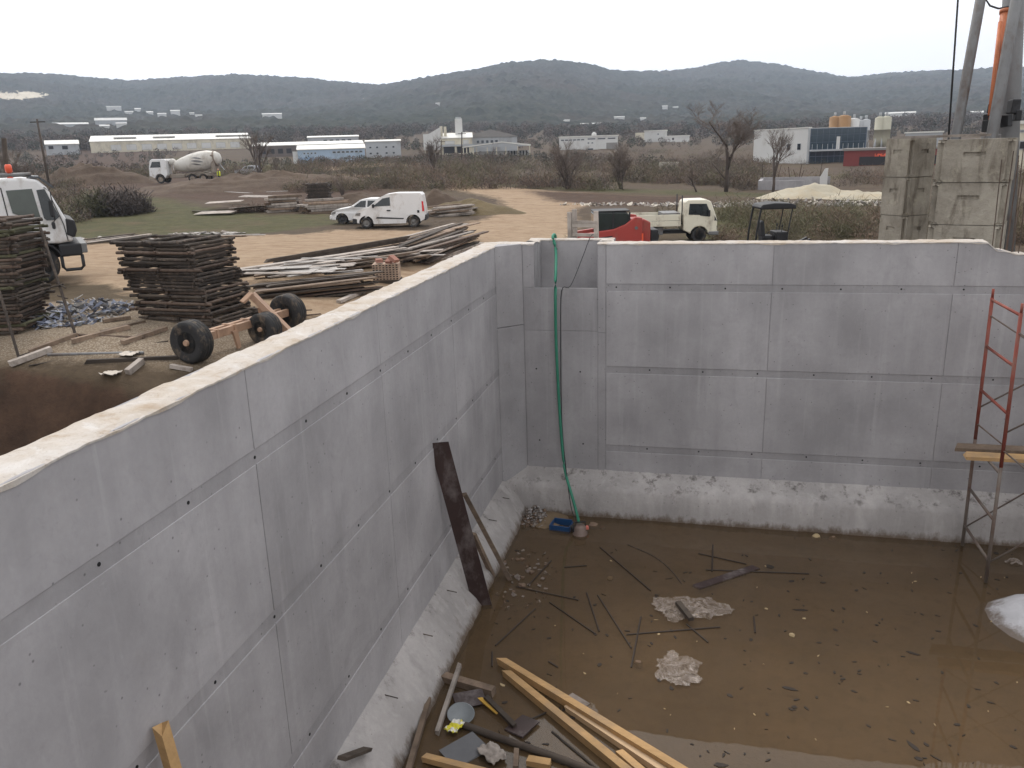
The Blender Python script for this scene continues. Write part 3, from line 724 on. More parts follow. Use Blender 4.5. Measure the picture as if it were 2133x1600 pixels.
for s in (1, -1):                                    # leaf-shaped emblem of three dark strokes
    b = MB()
    for k, (xa, xb, a0, a1, wd) in enumerate(((-1.25, .1, 62, 82, .10), (-1.3, .25, 80, 100, .13), (-1.0, .3, 98, 116, .09))):
        V = []; n = 12
        for i in range(n+1):
            f = i/n; x = xa+(xb-xa)*f; a = a0+(a1-a0)*(1-f)**1.3; hw = wd*math.sin(math.pi*f)**.8+.004; r = drum_r(x)+.012
            for e in (-1, 1): an = R_(a)+e*hw/r; V.append((x, s*r*math.sin(an), r*math.cos(an)))
        b.add(V, [(2*i, 2*i+1, 2*i+3, 2*i+2) for i in range(n)])
    b.build('emblem', STEEL, dm)
b = MB(); b.lathe([(.872, -2.62), (.90, -2.58), (.93, -2.42), (.912, -2.38)], (0, 0, 0), 'X', 26); b.build('drum_ring', MUDP, dm)
b = MB(); b.lathe([(.01, -.5), (.34, -.45), (.42, -.2), (.42, .2), (.34, .45), (.01, .5)], (3.35, 0, 2.55), 'Y', 18); b.build('water_tank', DRUM, t)
b = MB(); b.bar((3.3, .5, 1.1), (3.3, .5, 2.2), .14, .14); b.bar((3.3, -.5, 1.1), (3.3, -.5, 2.2), .14, .14); b.bar((3.3, .3, 1.1), (2.9, .3, 2.0), .2, .2); b.build('drum_mount', MUDP, t)
b = MB(); b.b2(-2.2, -1.75, -.9, .9, 1.1, 3.3); b.build('rear_frame', MUDP, t, bevel=.06)
b = MB(); b.prism([(-2.35, 3.2), (-1.6, 3.55), (-1.6, 3.3), (-2.1, 2.85)], 'Y', -.5, .5); b.build('hopper', STEEL, t)
b = MB(); b.bar((-2.2, .1, 2.7), (-3.1, .1, 1.4), .35, .08); b.build('chute', STEEL, t)
for s in (1, -1):
    b = MB(); 
    for i in range(10):
        a0, a1 = R_(165-15*i), R_(150-15*i)
        b.bar((0+1.35*math.cos(a0)-.0, s*1.12, .62+.62*math.sin(a0)), (1.35*math.cos(a1), s*1.12, .62+.62*math.sin(a1)), .45, .05)
    b.build('mudguard', MUDP, t)
    b = MB(); b.b2(1.6, 3.4, s*.7, s*1.15, .6, 1.05); b.build('fuel_tank', MUDP, t, bevel=.08)
    for x in (4.7, .68, -.68): wheel(t, (x, s*1.0, .52), .52, .34, MUDP, 18)

# big white truck at the left edge, facing right
t = put('site_truck', 'white truck cab with orange beacons at the left edge behind pole stacks', 'truck', 88, 584, -150, 588, 23.9, 3.4, 3.4)
BXF = 3.4; t.rotation_euler.z = R_(43); _a = at(88, 584, k=23.9); t.location = (_a.x-BXF*math.cos(R_(43)), _a.y-BXF*math.sin(R_(43)), gz(_a.x, _a.y))
tm = (1.6, .045)
out_ = [(1.85, 1.0), (1.85, 2.72), (1.98, 2.86), (3.35, 2.90), (3.72, 2.84), (3.92, 2.62), (4.26, 1.72), (4.32, 1.5), (4.34, 1.12), (3.98, 1.08)]+[(p[0], p[1]) for p in arch(BXF, .52, .66, 62, 150)]+[(2.7, 1.0)]
shell('cab', out_, 1.16, WHITE, t, tm, .07)
side_pane('door_window', [(3.00, 1.98), (2.94, 2.58), (3.56, 2.60), (3.64, 1.84), (3.24, 1.86)], 1.16, glass_mat('pale_glass', (.05, .06, .05), .08), t, tm, .012)
side_pane('quarter_window', [(3.72, 1.80), (3.66, 2.56), (3.86, 2.58), (4.10, 1.82), (4.0, 1.74), (3.78, 1.74)], 1.16, GLASS, t, tm, .012)
side_pane('rear_window', [(2.10, 2.08), (2.08, 2.54), (2.5, 2.56), (2.5, 2.06)], 1.16, GLASS, t, tm, .012)
for pts in ([(2.90, 1.15), (2.82, 2.66), (2.85, 2.66), (2.93, 1.15)], [(4.20, 1.15), (4.16, 1.6), (3.98, 2.3), (4.0, 2.3), (4.185, 1.6), (4.225, 1.15)]): side_pane('door_seam', pts, 1.16, BLACK, t, tm, .003)
screen('windscreen', (4.22, 1.82), (3.95, 2.56), 1.02, .96, GLASS, t)
b = MB(); b.prism([(4.20, 1.30), (4.24, 1.78), (4.46, 1.70), (4.48, 1.42), (4.40, 1.22)], 'Y', -1.19, 1.19); b.build('corner_fairing', BLACK, t, bevel=.05)
b = MB(); b.b2(3.95, 4.52, -1.20, 1.20, .72, 1.07); b.build('front_bumper', BLACK, t, bevel=.05)
b = MB(); b.b2(4.42, 4.66, -1.15, 1.15, .78, 1.06); b.build('bumper_beam', STEEL, t, bevel=.03)
b = MB(); b.path([(3.98, -1.12, .74), (3.98, -1.12, .42), (4.04, -1.12, .34), (4.42, -1.12, .34), (4.5, -1.12, .42), (4.5, -1.12, .74)], .045, 8); b.build('step', BLACK, t)
b = MB(); b.b2(2.2, 4.2, -.5, .5, .65, 1.0); b.b2(-2.5, 2.2, -.45, .45, .8, 1.05); b.build('chassis', BLACK, t)
for s in (1, -1):
    b = MB()
    for i in range(9):
        a0, a1 = R_(20+15*i), R_(35+15*i)
        b.bar((BXF+.64*math.cos(a0), s*1.05, .52+.64*math.sin(a0)), (BXF+.64*math.cos(a1), s*1.05, .52+.64*math.sin(a1)), .3, .04)
    b.build('wheel_arch', BLACK, t); wheel(t, (BXF, s*.98, .52), .52, .32, RIM, 26)
    wheel(t, (0, s*.98, .52), .52, .32, RIM, 20); wheel(t, (-1.3, s*.98, .52), .52, .32, RIM, 20)
    b = MB(); b.path([(3.85, s*1.12, 2.62), (3.98, s*1.3, 2.5), (3.98, s*1.32, 1.75), (3.88, s*1.15, 1.62)], .014, 6); o = b.build('mirror_arm', BLACK, t)
    b = MB(); b.box((3.94, s*1.34, 2.06), (.09, .20, .46)); b.build('mirror', BLACK, t, bevel=.04)
    b = MB(); b.box((3.92, s*1.30, 1.60), (.09, .16, .2)); b.build('mirror', BLACK, t, bevel=.04)
for x in (2.42, 3.1):
    b = MB(); b.lathe([(.01, 2.9), (.075, 2.9), (.06, 3.05), (.09, 3.06), (.085, 3.22), (.06, 3.26), (.01, 3.26)], (x, -.9, 0), 'Z', 14)
    o = b.build('beacon', LAMP_O, t)
b = MB(); b.tube((2.72, -.95, 2.98), (3.6, -.95, 2.98), .05); b.bar((2.72, -.95, 2.85), (2.72, -.95, 3.0), .04, .04); b.bar((3.5, -.95, 2.85), (3.5, -.95, 3.0), .04, .04); b.build('roof_bar', STEEL, t)
b = MB(); b.prism([(3.52, 2.94), (3.78, 2.92), (4.06, 2.68), (4.10, 2.60), (4.04, 2.60), (3.76, 2.86), (3.52, 2.90)], 'Y', -1.05, 1.05); b.build('sun_visor', glass_mat('smoked_plastic', (.05, .055, .06), .15), t)
b = MB(); b.b2(-2.5, 1.72, -1.2, 1.2, 1.1, 2.25); b.build('load_body', CREAM, t, bevel=.03)
b = MB(); b.path([(2.36, -1.12, 2.9), (2.32, -1.17, 2.7), (2.2, -1.19, 2.4), (2.0, -1.2, 2.3), (1.75, -1.2, 2.32)], .012, 5); b.build('cable', BLACK, t)

# red skid-steer loader
REDP = paint('loader_red', lin(164, 62, 54), .45, lin(140, 90, 76), .22)
t = put('skid_loader', 'red skid-steer loader with dark glazed cab behind the tank corner', 'loader', 1217, 530, 1285, 530, 30.5, 1.1, 1.35)
# local x forward: arms reach forward, tower at the rear
b = MB(); b.prism([(-.62, .55), (-.62, 1.80), (-.36, 1.84), (-.02, 1.58), (.40, 1.42), (1.70, 1.26), (1.75, .98), (1.30, .92), (.70, .95), (.30, .80), (.1, .52)], 'Y', .62, .80); b.build('lift_arm', REDP, t, bevel=.03)
b = MB(); b.prism([(-.62, .55), (-.62, 1.80), (-.36, 1.84), (-.02, 1.58), (.40, 1.42), (1.70, 1.26), (1.75, .98), (1.30, .92), (.70, .95), (.30, .80), (.1, .52)], 'Y', -.80, -.62); b.build('lift_arm', REDP, t, bevel=.03)
b = MB(); b.prism([(-.95, .40), (-.95, 1.62), (-.70, 1.74), (-.3, 1.74), (-.1, 1.1), (.9, .9), (.9, .35), (-.6, .35)], 'Y', -.60, .60); b.build('chassis', REDP, t, bevel=.04)
b = MB(); b.prism([(-.12, 1.12), (-.18, 1.90), (-.10, 2.0), (1.02, 2.03), (1.12, 1.96), (1.0, 1.02)], 'Y', -.56, .56); cb = b.build('cab', glass_mat('cab_glass', (.02, .028, .026), .08), t, bevel=.04)
b = MB(); b.b2(-.2, 1.12, -.58, .58, 2.02, 2.07); b.build('cab_roof', BLACK, cb, bevel=.02)
for x0, x1 in ((.98, 1.06), (-.16, -.1), (.42, .47)):
    for s in (1, -1): b = MB(); b.bar((x0, s*.565, 1.06), (x1 if x0 > .9 else x0-.03, s*.565, 2.0), .06, .03); b.build('cab_pillar', BLACK, cb)
for s in (1, -1):
    b = MB(); b.b2(-.66, -.60, s*.80, s*.815, .62, 1.25); b.build('warning_strip', LAMP_O, t)
    b = MB(); b.prism([(.42, 1.20), (.95, 1.14), (.62, 1.05)], 'Y', s*.795, s*.808); b.build('arm_slot', BLACK, t)
    b = MB(); b.prism([(-.8, .0), (-1.0, .25), (-.85, .52), (.75, .52), (.95, .25), (.75, 0)], 'Y', s*.55, s*.95); b.build('track', RUBBER, t, bevel=.05)
    b = MB(); b.tube((-.4, s*.83, 1.45), (-.4, s*.60, 1.45), .06); b.build('pivot_pin', STEEL, t)
b = MB(); b.b2(-1.25, -.95, -.55, .55, .45, 1.35); b.build('engine_cover', BLACK, t, bevel=.05)
b = MB(); b.prism([(1.5, .15), (1.62, .9), (1.75, .95), (1.9, .3), (2.3, .12), (2.3, .06), (1.6, .06)], 'Y', -.85, .85); b.build('bucket', REDP, t, bevel=.02)

# mini excavator canopy
t = put('mini_excavator', 'black canopied mini excavator with an empty seat behind the tank wall', 'excavator', 1618, 560, 1564, 560, 28.5, .9, .9); t.scale = (.95, .95, 1.02)
t.location.z = gz(t.location.x, t.location.y)
for s in (1, -1):
    b = MB(); b.prism([(-.45, .0), (-.6, .22), (-.45, .42), (1.25, .42), (1.4, .22), (1.25, 0)], 'Y', s*.35, s*.62); b.build('track', RUBBER, t, bevel=.06)
    b = MB(); b.path([(-.05, s*.5, .8), (-.0, s*.5, 1.5), (.12, s*.5, 2.28), (.2, s*.5, 2.36)], .035, 8); b.build('canopy_post', BLACK, t)
    b = MB(); b.path([(1.02, s*.5, .8), (1.10, s*.5, 1.4), (1.22, s*.5, 2.2), (1.2, s*.5, 2.34)], .022, 8); b.build('canopy_post', BLACK, t)
b = MB(); b.prism([(.06, 2.28), (.16, 2.38), (.55, 2.42), (1.15, 2.40), (1.34, 2.34), (1.34, 2.22), (.10, 2.22)], 'Y', -.56, .56); b.build('canopy_roof', BLACK, t, bevel=.03)
b = MB(); b.prism([(-.3, .45), (-.35, .9), (-.1, 1.0), (1.15, .95), (1.2, .5)], 'Y', -.55, .55); b.build('body', mat('dark_blue_paint', lin(44, 50, 72), .5, .15, 4, .05), t, bevel=.05)
b = MB(); b.b2(.28, .72, -.26, .26, 1.0, 1.34); b.build('seat', BLACK, t, bevel=.05)
b = MB(); b.prism([(.26, 1.30), (.20, 1.80), (.32, 1.84), (.40, 1.32)], 'Y', -.25, .25); b.build('backrest', BLACK, t, bevel=.04)
b = MB(); b.b2(.74, 1.16, -.42, .42, .95, 1.46); b.build('control_box', BLACK, t, bevel=.03)
for s in (1, -1):
    b = MB(); b.tube((.9, s*.3, 1.25), (.96, s*.3, 1.62), .014); b.lathe([(.01, 1.6), (.03, 1.62), (.03, 1.68), (.01, 1.7)], (.96, s*.3, 0), 'Z', 8); b.build('lever', BLACK, t)
    b = MB(); b.path([(.3, s*.32, 1.3), (.5, s*.34, 1.25), (.7, s*.34, 1.42)], .02); b.build('armrest', BLACK, t)
b = MB(); b.bar((1.15, 0, .75), (2.0, 0, 1.15), .14, .2); b.bar((2.0, 0, 1.15), (2.35, 0, .35), .12, .16); b.build('boom', BLACK, t)

# old wheeled axle with a tow bracket by the trench
z0 = None
A0 = at(404, 742, k=15.6); A1 = at(602, 672, k=18.2)
zw = gz(A0.x, A0.y)
t = thing('trailer_axle', 'peach-painted trailer axle with worn tyres and tow bracket beside the trench', 'trailer', (A0.x, A0.y, 0), math.atan2(A1.y-A0.y, A1.x-A0.x))
LA = math.hypot(A1.x-A0.x, A1.y-A0.y); t.location.z = (gz(A0.x, A0.y)+gz(A1.x, A1.y))/2-.02
def axle_wheel(c, r, wd, tilt=0):
    b = MB(); h = wd/2
    b.lathe([(r*.52, -h*.8), (r*.78, -h), (r*.93, -h*.95), (r, -h*.7), (r*.985, -h*.66), (r, -h*.6), (r, -h*.25), (r*.98, -h*.2), (r, -h*.15), (r, h*.15), (r*.98, h*.2), (r, h*.25), (r, h*.6), (r*.985, h*.66), (r, h*.7), (r*.93, h*.95), (r*.78, h), (r*.52, h*.8), (r*.52, -h*.8)], (0, 0, 0), 'X', 36)
    o = b.build('wheel', RUBBER, t, c, (0, 0, tilt))
    b = MB(); b.lathe([(.001, -h*.55), (r*.12, -h*.9), (r*.12, -h*.4), (r*.36, -h*.25), (r*.52, -h*.75), (r*.52, h*.75), (r*.36, h*.3), (.001, h*.3)], (0, 0, 0), 'X', 24); b.build('rim', RUST, o)
    b = MB(); b.tube((-h*1.05, 0, 0), (-h*.4, 0, 0), r*.13, r*.2, 12); b.build('hub', TAUP, o)
axle_wheel((0, 0, .41), .41, .34); axle_wheel((LA, 0, .41), .41, .34)
axle_wheel((LA*.58, -.34, .33), .33, .36)
b = MB(); b.bar((.15, .10, .44), (LA-.15, .10, .44), .09, .16); b.bar((.15, -.10, .44), (LA-.15, -.10, .44), .09, .16); b.build('axle_beam', TAUP, t, bevel=.01)
for x in (.55, 1.05, 1.6): b = MB(); b.bar((x, -.16, .45), (x, .16, .45), .06, .172); b.build('cross_brace', TAUP, t)
b = MB(); b.prism([(.92, .42), (1.06, .42), (1.10, .06), (1.02, .04)], 'Y', -.20, -.15); b.build('prop_leg', TAUP, t)
b = MB(); b.bar((LA*.62, .0, 1.0), (LA*.72, -.62, .18), .24, .12); br = b.build('tow_bracket', TAUP, t, bevel=.01)
b = MB(); b.bar((LA*.625, .0, 1.03), (LA*.56, .12, .86), .24, .05); b.build('bracket_plate', TAUP, t, bevel=.01)
b = MB(); b.bar((LA*.70, .0, .7), (LA*.72, .0, .44), .1, .1); b.build('bracket_stay', TAUP, t)
# ------------------------------------------------------------------ loose timber, poles, stacks
def unit_mesh(name, kind):
    b = MB()
    if kind == 'bar': b.box((0, 0, 0), (1, 1, 1), jit=.02)
    elif kind == 'tube': b.tube((-.5, 0, 0), (.5, 0, 0), .5, .5, 8)
    elif kind == 'log':
        n = 9; C4 = [(-.5, .05, 0, .48), (-.2, -.10, .08, .46), (.1, .10, -.08, .5), (.5, -.04, .04, .43)]
        V = [(x, y+r*math.cos(6.2832*k/n), z+r*math.sin(6.2832*k/n)) for x, y, z, r in C4 for k in range(n)]
        b.add(V, [(i*n+k, i*n+(k+1) % n, (i+1)*n+(k+1) % n, (i+1)*n+k) for i in range(3) for k in range(n)], True); b.add([V[k] for k in range(n)], [tuple(range(n))]); b.add([V[27+k] for k in range(n)], [tuple(range(n))])
    return b.mesh(name)
_um = {}
def stick(name, kind, m, p0, p1, wd, ht, parent=None, roll=0.0):
    """one plank/pole between two points; alike ones share their mesh"""
    key = (kind, m.name)
    if key not in _um: _um[key] = unit_mesh(kind+'_'+m.name, kind); _um[key].materials.append(m)
    p0 = Vector(p0); p1 = Vector(p1); d = p1-p0; L = d.length; d.normalize()
    up = Vector((0, 0, 1)) if abs(d.z) < .97 else Vector((0, 1, 0))
    y = up.cross(d).normalized(); z = d.cross(y)
    if roll: c, s = math.cos(roll), math.sin(roll); y, z = y*c+z*s, z*c-y*s
    o = bpy.data.objects.new(name, _um[key]); COL.objects.link(o); o.parent = parent
    M = Matrix((d*L, y*wd, z*ht)).transposed().to_4x4(); M.translation = (p0+p1)/2
    if parent is None: o.matrix_world = M
    else: o.matrix_parent_inverse = Matrix.Identity(4); o.matrix_basis = M
    return o
U = random.uniform
def rel(t, p): return Vector(p)-t.location          # for unrotated empties

# stacks of rusty pole frames
def frame_stack(label, toplabel, group, C, e1, L1, L2, layers, pitch, lean, m_list, seed, r=.03):
    random.seed(seed); e1 = e1.normalized(); e2 = Vector((-e1.y, e1.x, 0)); z = C.z
    for l in range(layers):
        a = R_(U(-4, 4)); d1 = e1*math.cos(a)+e2*math.sin(a); d2 = Vector((-d1.y, d1.x, 0)); f = l/layers
        o = C+e1*(lean[0]*f+U(-.10, .10))+e2*(lean[1]*f+U(-.06, .06)); lz = z+r+l*pitch
        top = l == layers-1
        t = thing('pole_frame', toplabel if top else ORD[layers-1-l]+' '+label, 'frame', (o.x, o.y, lz-r), 0, group)
        m = random.choice(m_list); ob = Vector((o.x, o.y, lz))
        for k in (0, 1):
            p = ob+d2*(k*L2); stick('rail', 'log', m, rel(t, p-d1*(L1+U(0, .22))), rel(t, p+d1*U(.0, .14)), 2*r*U(.9, 1.15), 2*r, t)
        for k in (0.02, .5, .97):
            p = ob-d1*(L1*k); stick('rung', 'log', m, rel(t, p-d2*U(.02, .1)+Vector((0, 0, r*.5))), rel(t, p+d2*(L2+U(.02, .16))+Vector((0, 0, r*.5))), 2*r*.9, 2*r*.9, t)
zs = at(445, 676, k=17.4); zs.z = gz(zs.x, zs.y)-.02
e1 = at(445, 676, z=zs.z)-at(275, 668, z=zs.z); e1.z = 0
_sc = (at(445, 672, k=17.4).z, zs.z)
frame_stack('pole frame from the top of the tall leaning stack behind the axle', 'topmost pole frame of the tall stack behind the trailer axle', 'pole frames in the tall stack', zs, e1, 1.8, 1.35, 27, .071, (-.55, .1), [RUSTD, WOOD_DARK, RUSTD, RUST], 3, .037)
c2 = at(48, 712, k=16.6); c2.z = gz(c2.x, c2.y)-.02
e1b = (at(48, 712, z=c2.z)-at(-190, 722, z=c2.z)); e1b.z = 0
frame_stack('pole frame from the top of the stack before the white truck', 'topmost pole frame of the stack at the left edge', 'pole frames stacked before the truck', c2, e1b, 2.5, 1.2, 33, .069, (.08, .1), [RUSTD, WOOD_DARK, RUST, WOOD_DARK, mat('mossy_wood', lin(84, 82, 62), .9, .3, 6, .3, rv=.2)], 4, .036)
c3 = on_ground(688, 433)
frame_stack('frame from the top of the far stack left of the cars', 'topmost frame of the far tall stack left of the parked cars', 'far frame stack', c3, Vector((.95, .25, 0)), 1.5, 1.2, 22, .082, (-.1, 0), [RUSTD, WOOD_DARK], 5, .036)

# trestle of dark scaffold pipe standing by the left stack
b0 = at(160, 707, z=None, k=16.2); b0.z = gz(b0.x, b0.y); tp = at(84, 474, k=16.6)
b1 = at(40, 747, k=15.3); b1.z = gz(b1.x, b1.y); tp1 = at(-15, 560, k=15.6)
t = thing('pipe_trestle', 'dark steel pipe trestle leaning against the left pole stack', 'trestle', b0)
for nm, p, q, r in (('leg', b0, tp, .028), ('leg', b1, tp1, .026), ('brace', at(-30, 634, k=15.4), at(132, 592, k=16.4), .017), ('brace', at(40, 742, k=15.35), at(158, 702, k=16.2), .017), ('peg', at(118, 590, k=16.4), at(137, 600, k=16.3), .014), ('peg', at(120, 616, k=16.4), at(140, 622, k=16.3), .014)):
    stick(nm, 'tube', RUSTD, rel(t, p), rel(t, q), 2*r, 2*r, t)

# heap of pale metal offcuts between the stacks
def heap(name, label, c, rx, ry, h, n, mats, size, flat=1.0, cat=None, kind='stuff', seed=1, rot=0.0):
    random.seed(seed); b = MB(); idx = []
    for i in range(n):
        a = U(0, 2*math.pi); r = math.sqrt(U(0, 1)); x = rx*r*math.cos(a); y = ry*r*math.sin(a); x, y = x*math.cos(rot)-y*math.sin(rot), x*math.sin(rot)+y*math.cos(rot)
        zz = gz(c.x+x, c.y+y)-c.z+U(0, 1)*h*(1-r)**.8
        R = Matrix.Rotation(U(0, 6.28), 3, 'Z') @ Matrix.Rotation(U(-.5, .5)*flat, 3, 'X') @ Matrix.Rotation(U(-.5, .5)*flat, 3, 'Y')
        s = size*U(.4, 1.3); k0 = len(b.f); b.box((x, y, zz+.01), (s, s*U(.12, .5), s*U(.03, .1)), rot=R, jit=s*.03); idx += [random.randrange(len(mats))]*(len(b.f)-k0)
    o = b.build(name, mats[0], None, c)
    for m in mats[1:]: o.data.materials.append(m)
    o.data.polygons.foreach_set('material_index', idx); return tag(o, label, cat, None, kind)
PALE = mat('pale_sheet', lin(164, 158, 152), .7, .2, 6, .1, dirt=lin(120, 112, 108), dirt_amt=.3)
BLUEG = mat('blue_grey_sheet', lin(128, 134, 152), .6, .25, 6, .1, dirt=lin(90, 86, 88), dirt_amt=.3)
heap('scrap_heap', 'heap of pale blue-grey metal offcuts beside the left pole stack', on_ground(165, 655), 1.0, 1.5, .40, 520, [BLUEG, PALE, BLUEG, STEEL], .20, 1.6, seed=2, rot=.3)

# single timbers lying about the gravel
def lying(u0, v0, u1, v1, wd, ht, m, label, cat='timber', name='timber', kind='bar', lift=.0, group=None):
    p = on_ground(u0, v0); q = on_ground(u1, v1); p.z += ht/2+lift; q.z += ht/2+lift
    return tag(stick(name, kind, m, p, q, wd, ht), label, cat, group)
lying(22, 774, 108, 732, .13, .10, WOOD_GREY, 'thick pale plank on the gravel at the lower left')
lying(266, 782, 297, 757, .11, .11, WOOD_GREY, 'short chunky post lying at the trench edge')
lying(356, 766, 400, 774, .09, .07, WOOD_GREY, 'short pale board end beside the axle wheel')
lying(62, 738, 160, 702, .10, .09, WOOD_OLD, 'brown beam running from the trestle foot to the left')
lying(150, 716, 268, 686, .10, .09, WOOD_OLD, 'brown beam lying across the gravel before the scrap heap')
lying(255, 718, 345, 688, .12, .08, WOOD_OLD, 'weathered plank slanting towards the tall pole stack')
lying(100, 742, 300, 738, .06, .06, STEEL, 'long grey pipe lying across the gravel', 'pipe', 'pipe', 'tube')
lying(160, 700, 300, 706, .05, .05, RUST, 'rusty pipe lying straight from the trestle foot', 'pipe', 'pipe', 'tube')
lying(180, 757, 372, 748, .09, .07, WOOD_DARK, 'dark beam half buried before the axle wheel')
lying(210, 694, 300, 672, .07, .05, WOOD_OLD, 'thin plank beside the foot of the tall pole stack')
lying(60, 764, 350, 712, .03, .03, RUSTD, 'thin dark bar running along the gravel to the axle', 'bar', 'steel_bar', 'tube')
lying(188, 658, 262, 652, .08, .06, WOOD_GREY, 'pale board right of the scrap heap')
lying(215, 672, 270, 664, .10, .07, WOOD_OLD, 'short board stub right of the scrap heap')
lying(705, 632, 760, 608, .14, .08, WOOD_GREY, 'pale plank leaning out beside the tank wall below the long board pile')
lying(520, 668, 668, 655, .03, .03, RUST, 'long rusty rod on the sand behind the axle', 'bar', 'steel_bar', 'tube')
lying(515, 650, 650, 647, .03, .03, RUST, 'upper rusty rod on the sand behind the axle', 'bar', 'steel_bar', 'tube')
for u, v, lab in ((268, 742, 'crumpled pale rag on the gravel before the axle wheel'), (232, 782, 'crumpled pale rag at the trench edge')):
    p = on_ground(u, v); b = MB(); n = 7; V = []; F = []
    for i in range(n):
        for j in range(n):
            x = (i-3)*.05; y = (j-3)*.045; V.append((x, y, .03+.06*abs(nz(x*9+u, y*9))*1.6))
    for i in range(n-1):
        for j in range(n-1): F.append((i*n+j, i*n+j+1, (i+1)*n+j+1, (i+1)*n+j))
    b.add(V, F, True); o = b.build('rag', mat('rag_cloth', lin(200, 190, 178), .95, .15, 8, .2), None, p); tag(o, lab, 'rag'); s = o.modifiers.new('thick', 'SOLIDIFY'); s.thickness = .008

# lumber piles in the yard
def lumber(label, group, pL, pR, depth, layers, across, wd, ht, mats, seed, jit=.25, yaw=3.0, name='board', cat='board', skip=.1, tilt=0.0):
    random.seed(seed); d = pR-pL; d.z = 0; L = d.length; d.normalize(); nrm = Vector((-d.y, d.x, 0))
    for l in range(layers):
        for j in range(across):
            if l > layers*.6 and U(0, 1) < skip*3: continue
            a = R_(U(-yaw, yaw)); dd = d*math.cos(a)+nrm*math.sin(a); c = (pL+pR)/2+nrm*(depth*(j+.5)/across+U(-.05, .05))+d*U(-jit, jit)
            LL = L*U(.72, 1.06)/2; z0 = gz(c.x, c.y)+ht*(l+.5)+.004*l
            p = Vector((c.x, c.y, z0))-dd*LL; q = Vector((c.x, c.y, z0))+dd*LL; p.z += U(-.015, .015)-tilt*LL; q.z += U(-.015, .015)+tilt*LL
            tag(stick(name, 'bar', random.choice(mats), p, q, wd*U(.8, 1.2), ht*U(.75, 1.0)), f'{["front", "second", "third", "fourth"][j]} row, {ORD[l]} layer up: '+label, cat, group)
G = on_ground
lumber('board of the low pile beside the tank wall', 'boards in the low pile behind the tank wall', G(535, 622), G(800, 616), .9, 8, 3, .22, .045, [WOOD_OLD, WOOD_DARK, WOOD_OLD, RUST], 11)
lumber('board of the long pile behind the pale sheets', 'boards in the long rear pile', G(525, 584), G(900, 556), 1.2, 6, 3, .26, .05, [WOOD_OLD, WOOD_DARK, WOOD_GREY], 12, .5)
lumber('board of the sloping pile at the wall corner', 'boards in the pile by the wall corner', G(868, 556), G(1010, 524), 1.5, 10, 4, .22, .055, [WOOD_OLD, WOOD_GREY, WOOD_DARK, RUST], 13, .3, 7, tilt=.03)
lumber('long beam along the sand track', 'beams along the sand track', G(515, 562), G(880, 520), .3, 3, 1, .14, .12, [RUST, WOOD_DARK], 14, .3, 1.5, 'beam', 'beam')
lumber('board heaped behind the sloping corner pile', 'upper boards by the wall corner', G(845, 520)+Vector((0, 0, 0)), G(985, 498), 1.0, 8, 3, .2, .06, [WOOD_OLD, WOOD_DARK, WOOD_GREY], 15, .3, 9, tilt=.02)
# pale sheets tossed over the piles
def tossed(u, v, L, wd, ang, lift, m, label, group, name='sheet', cat='sheet', th=.02, pitch=0.0):
    p = on_ground(u, v); p.z += lift; d = Vector((math.cos(R_(ang)), math.sin(R_(ang)), math.tan(R_(pitch))))*L/2
    return tag(stick(name, 'bar', m, p-d, p+d, wd, th, roll=U(-.12, .12)), label, cat, group)
random.seed(21)
for i, u in enumerate(sorted(U(545, 760) for _ in range(13))):
    tossed(u, 600-.02*(u-540)+U(-12, 4), U(.7, 1.7), U(.16, .45), U(-12, 40), U(.36, .46), random.choice([PALE, WOOD_GREY, PALE]), ORD[i]+' pale sheet from the left on the low board pile', 'pale sheets over the low pile', pitch=U(-4, 4))
for i, u in enumerate(sorted(U(620, 900) for _ in range(9))):
    tossed(u, 576-.08*(u-620)+U(-10, 4), U(.8, 1.9), U(.12, .35), U(-5, 35), U(.33, .42), random.choice([WOOD_GREY, WOOD_GREY, PALE]), ORD[i]+' grey plank from the left on the long rear pile', 'grey planks over the rear pile', 'plank', 'plank', pitch=U(-3, 5))
# pallet of hollow bricks among the boards
bp = G(806, 590); t = thing('brick_pallet', 'small square stack of hollow bricks among the boards', 'bricks', bp, R_(14))
BRK = mat('hollow_brick', lin(168, 146, 128), .9, .2, 8, .3, rv=.16); BRK2 = mat('red_brick', lin(150, 108, 94), .9, .2, 8, .3, rv=.1)
b = MB(); b.b2(-.40, .40, -.1, .55, 0, .10); b.build('pallet', WOOD_DARK, t)
bm_ = MB(); bm_.box((0, 0, 0), (.088, .27, .062)); bme = bm_.mesh('brick'); bme.materials.append(BRK); hole = MB(); hole.box((0, -.137, 0), (.05, .004, .03)); hme = hole.mesh('brick_hole'); hme.materials.append(HOLE)
for r in range(7):
    for c in range(8):
        for dpt in (0, 1):
            o = link('brick', bme, t, (-.35+c*.097, .04+dpt*.285, .136+r*.067))
            if dpt == 0: link('hole', hme, o)
for k, (x, y, a) in enumerate(((-.2, .1, .3), (.12, .15, -.5), (.25, .0, .9))):
    o = link('loose_brick', bme.copy() if k == 0 else _lb, t, (x, y, .66+.05*(k == 2)), (.5 if k else 0, 0, a)); 
    if k == 0: _lb = o.data; _lb.materials.clear(); _lb.materials.append(BRK2)
    o.scale = (2.2, 1, 1.6)

